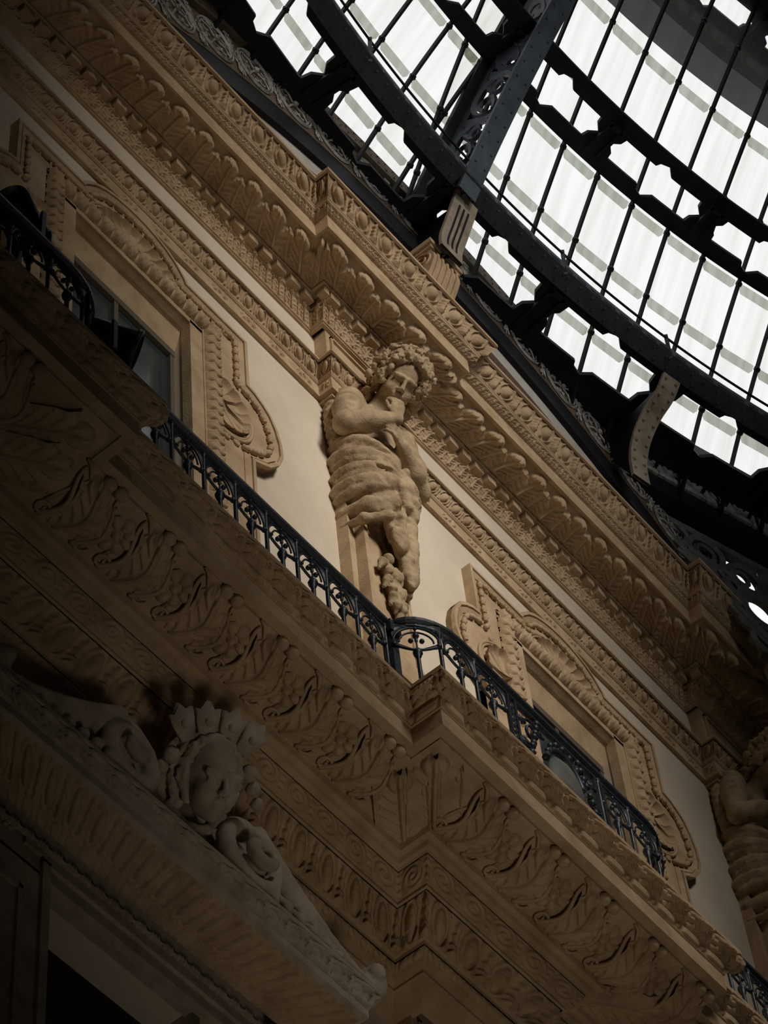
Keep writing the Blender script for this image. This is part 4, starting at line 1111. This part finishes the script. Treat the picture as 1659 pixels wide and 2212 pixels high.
# ---- brackets from the arch to the ring girder, stone console
def bracket(az, pr, w, mt, label, slots, n=24):
    pr = np.array(pr); t = np.linspace(0, 1, len(pr)); tt = np.linspace(0, 1, n)
    r = np.interp(tt, t, pr[:, 0]); z = np.interp(tt, t, pr[:, 1])
    for _ in range(3): r[1:-1] = (r[:-2]+r[1:-1]*2+r[2:])/4; z[1:-1] = (z[:-2]+z[1:-1]*2+z[2:])/4
    root = thing('iron_bracket', label, 'bracket', tuple(cyl(az, r[-1], z[-1])), 'curved brackets under the ring girder')
    C = cyl(az, r, z); e = np.array((math.cos(az*D2R), -math.sin(az*D2R), 0)); T = np.gradient(C, axis=0); T /= np.linalg.norm(T, axis=1)[:, None]; Nn = np.cross(T, e)
    if Nn[0][1] < 0: Nn = -Nn
    G = np.stack([C-e*w/2, C+e*w/2, C+e*w/2+Nn*.03, C-e*w/2+Nn*.03], 1); m = MB().grid(G, False, True)
    if not slots:
        for i in range(1, n-1, 2):
            for q in (-1, 1): m.ball(C[i]+e*q*w*.3-Nn[i]*.004, .016, 6, 4)
    m.build('face_plate', mt, root)
    m = MB()
    out = cyl(az, r*0+14.75, z*.35+.65*(z.max()+.1))
    G = np.stack([C+Nn*.03, out], 1); m.grid(G-e*.02); m.grid((G+e*.02)[:, ::-1]); m.build('side_web', BLACK, root)
    m = MB()
    if slots:
        for q in (-.055, 0, .055): MB().grid(np.stack([C[5:-3]+e*(q-.011)-Nn[5:-3]*.004, C[5:-3]+e*(q+.011)-Nn[5:-3]*.004], 1)).build('slot', BLACK, root)
    return root
bracket(.75, [(13.93, 23.06), (13.99, 22.92), (14.09, 22.70), (14.16, 22.56), (14.17, 22.40)], .27, BEIGE, 'beige bracket with three dark slots standing on the stone console', True)
bracket(11.0, [(13.90, 22.95), (14.02, 22.80), (14.20, 22.74), (14.37, 22.58), (14.47, 22.34), (14.48, 22.05)], .19, BEIGE, 'riveted beige bracket curving down to the right part of the iron arch', False)
con = thing('stone_console', 'small scrolled stone console on the cornice carrying a bracket', 'console', (9.96, -.6, 21.86))
m = MB(); m.box((9.79, -.80, 22.46), (10.17, -.3, 22.50)); m.box((9.77, -.82, 22.50), (10.19, -.3, 22.56)); m.build('cap', STONE, con)
prof = [(-.30, 21.86), (-.62, 21.86), (-.66, 21.95), (-.70, 22.08), (-.76, 22.2), (-.80, 22.30), (-.805, 22.38), (-.78, 22.45), (-.72, 22.47), (-.30, 22.47)]
m = MB(); m.prism(prof, (9.81, 0, 0), (0, 1, 0), (0, 0, 1), (.34, 0, 0))
for x in (9.86, 9.92, 9.98, 10.04, 10.10): m.tube([(x, y-.004, z) for y, z in prof[1:9]], .016, 5)
for x in (9.806, 10.154):
    a = np.linspace(0, 4*PI, 40); r = .11*(1-a/(4.6*PI)); m.tube(np.stack([np.full(40, x), -.68+r*np.cos(a), 22.34+r*np.sin(a)], -1), .014, 5)
m.build('scroll_block', STONE, con)

# ---- wave-scroll beam and lace spandrel of the neighbouring side
WA, WP = 17*D2R, 14.7
wt = np.array((math.cos(WA), -math.sin(WA), 0)); wn = np.array((math.sin(WA), math.cos(WA), 0)); wo = np.array((DC[0], DC[1], 0)) + wn*WP
W3 = lambda t, z, d=0.: wo + wt*t + np.array((0, 0, z)) - wn*d
wb = thing('wave_scroll_beam', 'black iron beam with grey running wave scrolls, at the right edge', 'beam', tuple(W3(0, 22.7)))
m = MB(); m.obox(W3(.2, 23.34, -.15), (wt, wn, np.array((0, 0, 1))), (1.55, .15, .64)); m.build('beam', BLACK, wb)
w0 = None
for i in range(11):
    t0 = -1.08+.262*i; m = MB()
    a = np.linspace(0, 2*PI*1.75, 44); r = .112*(1-a/(2*PI*2.0)); c = (t0, 23.14)
    pts = [W3(c[0]+r[k]*math.cos(-a[k]+PI*.9)*1.0, c[1]+r[k]*math.sin(-a[k]+PI*.9), .012) for k in range(44)]
    m.tube(pts, np.linspace(.032, .02, 44), 5)
    m.prism([(-.15, -.20), (.12, -.20), (.135, -.13), (.08, -.13), (-.02, -.13), (-.085, -.08), (-.105, .02), (-.125, -.04), (-.16, -.11)], W3(t0, 23.14, .0), wt, np.array((0, 0, 1)), -wn*.025)
    m.build('wave_scroll', PALE if i < 2 else PALE, wb)
lace = thing('lace_spandrel', 'pierced iron lacework hanging below the wave-scroll beam, lower right of the roof', 'ironwork', tuple(W3(0, 21.3, -.2)))
def lpl(m, poly, d=-.2): m.prism(poly, W3(0, 0, d), wt, np.array((0, 0, 1)), -wn*.03)
m = MB(); tt = np.linspace(0, 2*PI, 33)[:-1]
def ring(c, rx, rz, r, d=-.2): m.tube([W3(c[0]+rx*math.cos(a), c[1]+rz*math.sin(a), d) for a in tt], r, 5, True)
for c, rx, rz, r in (((-.73, 22.50), .15, .14, .035), ((-.40, 22.40), .19, .2, .045), ((-.40, 22.40), .10, .11, .03), ((.02, 22.30), .17, .18, .045), ((.36, 22.25), .17, .2, .05), ((-.18, 22.05), .085, .11, .04), ((.10, 21.86), .19, .22, .05), ((.42, 21.8), .12, .2, .045), ((-.42, 22.06), .09, .08, .03), ((-.12, 21.62), .07, .1, .03), ((.34, 21.45), .1, .14, .04), ((-.95, 22.62), .1, .08, .03), ((.02, 21.40), .10, .14, .035), ((.62, 22.1), .15, .3, .05), ((-.02, 22.3), .08, .09, .025), ((.36, 22.25), .08, .1, .025)): ring(c, rx, rz, r)
for p, q, r in (((-1.3, 22.64), (1.2, 22.64), .05), ((-1.0, 22.58), (.28, 21.2), .05), ((-.62, 22.3), (-.1, 22.22), .04), ((-.3, 22.2), (.0, 21.6), .04), ((.27, 22.6), (.27, 21.2), .05), ((-.05, 21.65), (.3, 21.6), .035), ((-.2, 21.85), (-.05, 22.1), .03), ((.55, 22.6), (.52, 21.2), .05), ((-.75, 22.2), (-.3, 21.9), .035), ((.1, 21.62), (.3, 21.3), .03), ((-.6, 22.05), (.1, 21.3), .035)):
    m.tube([W3(*p, -.2), W3(*q, -.2)], r, 5)
for i in range(16): ring((-.9+.11*i+.03*math.sin(i*5), 22.28-.085*i+.05*math.cos(i*3)), .032, .036, .013)
m.build('pierced_lacework', mat('grey_green_iron', (.17, .175, .16), .7, .35, 9., (.1, .105, .1)), lace)
vg = MB(); vg.grid(np.array([[W3(x, z, -.42 - .12*(z-20.5)) for z in (21.0, 21.8, 22.7)] for x in (-.35, .8, 2.)]))
tag(vg.build('corridor_glazing', roof_glass('cream_corridor_glass', (.62, .58, .44), (.45, .41, .30), .3), uv=np.array([(x, y) for x in (0, 3, 6) for y in (0, 1, 2)])), 'cream corridor roof glass seen through the iron lacework', 'glass roof', kind='structure')

# ---- thin safety cable above the riveted flange
cb = thing('safety_cable', 'thin steel cable on short stanchions above the riveted ring flange', 'cable', tuple(cyl(3, 13.77, 23.2)))
a = np.linspace(-10.5, 21, 90); MB().tube(cyl(a, 13.76, 23.30), .012, 5).build('cable', BLACK, cb)
for az in (-.6-5.0, 5.2, 10.5, 15.8): MB().bar(cyl(az+.25, 13.82, 23.10), cyl(az-.1, 13.75, 23.33), .035, .012).build('stanchion', RIVET, cb)
# ================================================================ the rest of the octagon, mostly out of the picture
for k in range(1, 8):
    az = 45*k*D2R; n = np.array((math.sin(az), math.cos(az), 0)); t = np.array((math.cos(az), -math.sin(az), 0)); c = np.array((DC[0], DC[1], 0)) + n*16.2
    m = MB(); m.obox(c + np.array((0, 0, 11.9)), (t, n, np.array((0, 0, 1))), (6.9, .2, 12.4))
    nm = ['', 'wall_right', 'wall_east', 'wall_back_right', 'wall_back', 'wall_back_left', 'wall_west', 'wall_left'][k]
    tag(m.build(nm, DUSK), 'dim masonry wall of the octagonal hall, side %d, out of view' % k, 'wall', kind='structure')
m = MB(); m.box((DC[0]-20, DC[1]-20, -.6), (DC[0]+20, DC[1]+20, -.5)); tag(m.build('floor', mat('stone_floor', (.22, .19, .16), .5, .3, 1.)), 'stone floor of the hall far below', 'floor', kind='structure')
m = MB(); na, ne = 72, 40
A = np.linspace(-180, 180, na+1); E_ = np.linspace(17, 90, ne+1)
for i in range(na):
    for j in range(ne):
        a, e = (A[i]+A[i+1])/2, (E_[j]+E_[j+1])/2
        if -17 < a < 27 and e < 53: continue
        if -27 < a < 27 and e < 24: continue
        q = [np.array((DC[0]+17.0*math.cos(ee*D2R)*math.sin(aa*D2R), DC[1]+17.0*math.cos(ee*D2R)*math.cos(aa*D2R), DZ+17.0*math.sin(ee*D2R))) for aa, ee in ((A[i], E_[j]), (A[i+1], E_[j]), (A[i+1], E_[j+1]), (A[i], E_[j+1]))]
        m.add(q, [(0, 1, 2, 3)])
tag(m.build('opaque_dome', DUSK), 'rest of the dome outside the picture, made opaque to block sky light', 'opaque_dome', kind='structure')  # glazed in the real dome; opaque shell added to keep sky light out
m = MB(); A2 = np.linspace(-16, 26, 60)*D2R
P = np.stack([np.stack([DC[0]+r*math.cos(e)*np.sin(A2), DC[1]+r*math.cos(e)*np.cos(A2), np.full(60, DZ+r*math.sin(e))], -1) for r, e in ((16.9, 43.2*D2R), (16.9, 44.3*D2R), (17.3, 44.5*D2R), (17.3, 43.0*D2R))], 1)
m.grid(P, False, True); tag(m.build('roof_gutter', BLACK), 'dark gutter lying outside on the glass, seen as a band at the upper right', 'gutter', kind='structure')

def spot(name, loc, aim, power, half, blend, radius, col):
    l = bpy.data.lights.new(name, 'SPOT'); o = bpy.data.objects.new(name, l); COLL.objects.link(o)
    l.energy = power; l.spot_size = 2*half*D2R; l.spot_blend = blend; l.shadow_soft_size = radius; l.color = col
    from mathutils import Vector
    o.location = loc; o.rotation_euler = (Vector(aim)-Vector(loc)).to_track_quat('-Z', 'Y').to_euler()
    return o
k_ = spot('added_key_spot', (6.0, -12.4, 23.6), (9.9, -.4, 18.6), 9300, 18.5, 1., 2.6, (1., .965, .89)); k_.scale = (.60, 1.4, 1)  # added key light for diffuse dome daylight; oval cone darkens the edges
spot('added_soffit_fill', (7.2, -6.8, .6), (8.7, -.8, 16.8), 950, 13.5, 1., 1.2, (1., .9, .76))  # added fill from below, in place of light bounced off the floor
spot('added_cool_fill', (9.5, -15., 19.), (10.9, -.9, 23.6), 1100, 17, 1., 2., (.86, .94, 1.))  # added cool fill on frieze and upper ironwork, in place of dome daylight
# ================================================================ camera, light
cam = bpy.data.cameras.new('camera'); co = bpy.data.objects.new('camera', cam); COLL.objects.link(co)
from mathutils import Matrix
Rm = np.array([[0.6335325648340204, -0.7706734418709033, -0.06854878036612447], [0.6214130896786644, 0.5596067357746541, -0.5483484961697741], [0.46095798210991423, 0.30479951980029746, 0.8334356552599991]])
M4 = np.eye(4); M4[:3, 0] = Rm[0]; M4[:3, 1] = -Rm[1]; M4[:3, 2] = -Rm[2]; M4[:3, 3] = (0, -6.5, 1.6)
co.matrix_world = Matrix(M4.tolist())
cam.sensor_fit = 'HORIZONTAL'; cam.sensor_width = 36; cam.lens = 36*6283.22/1659
cam.clip_end = 500
SC.camera = co
wd = bpy.data.worlds.new('sky'); SC.world = wd; wd.use_nodes = True
wd.node_tree.nodes['Background'].inputs['Color'].default_value = (.97, .985, 1.0, 1)
wd.node_tree.nodes['Background'].inputs['Strength'].default_value = 1.05
SC.view_settings.view_transform = 'Standard'; SC.view_settings.look = 'None'; SC.view_settings.exposure = 0; SC.view_settings.gamma = 1
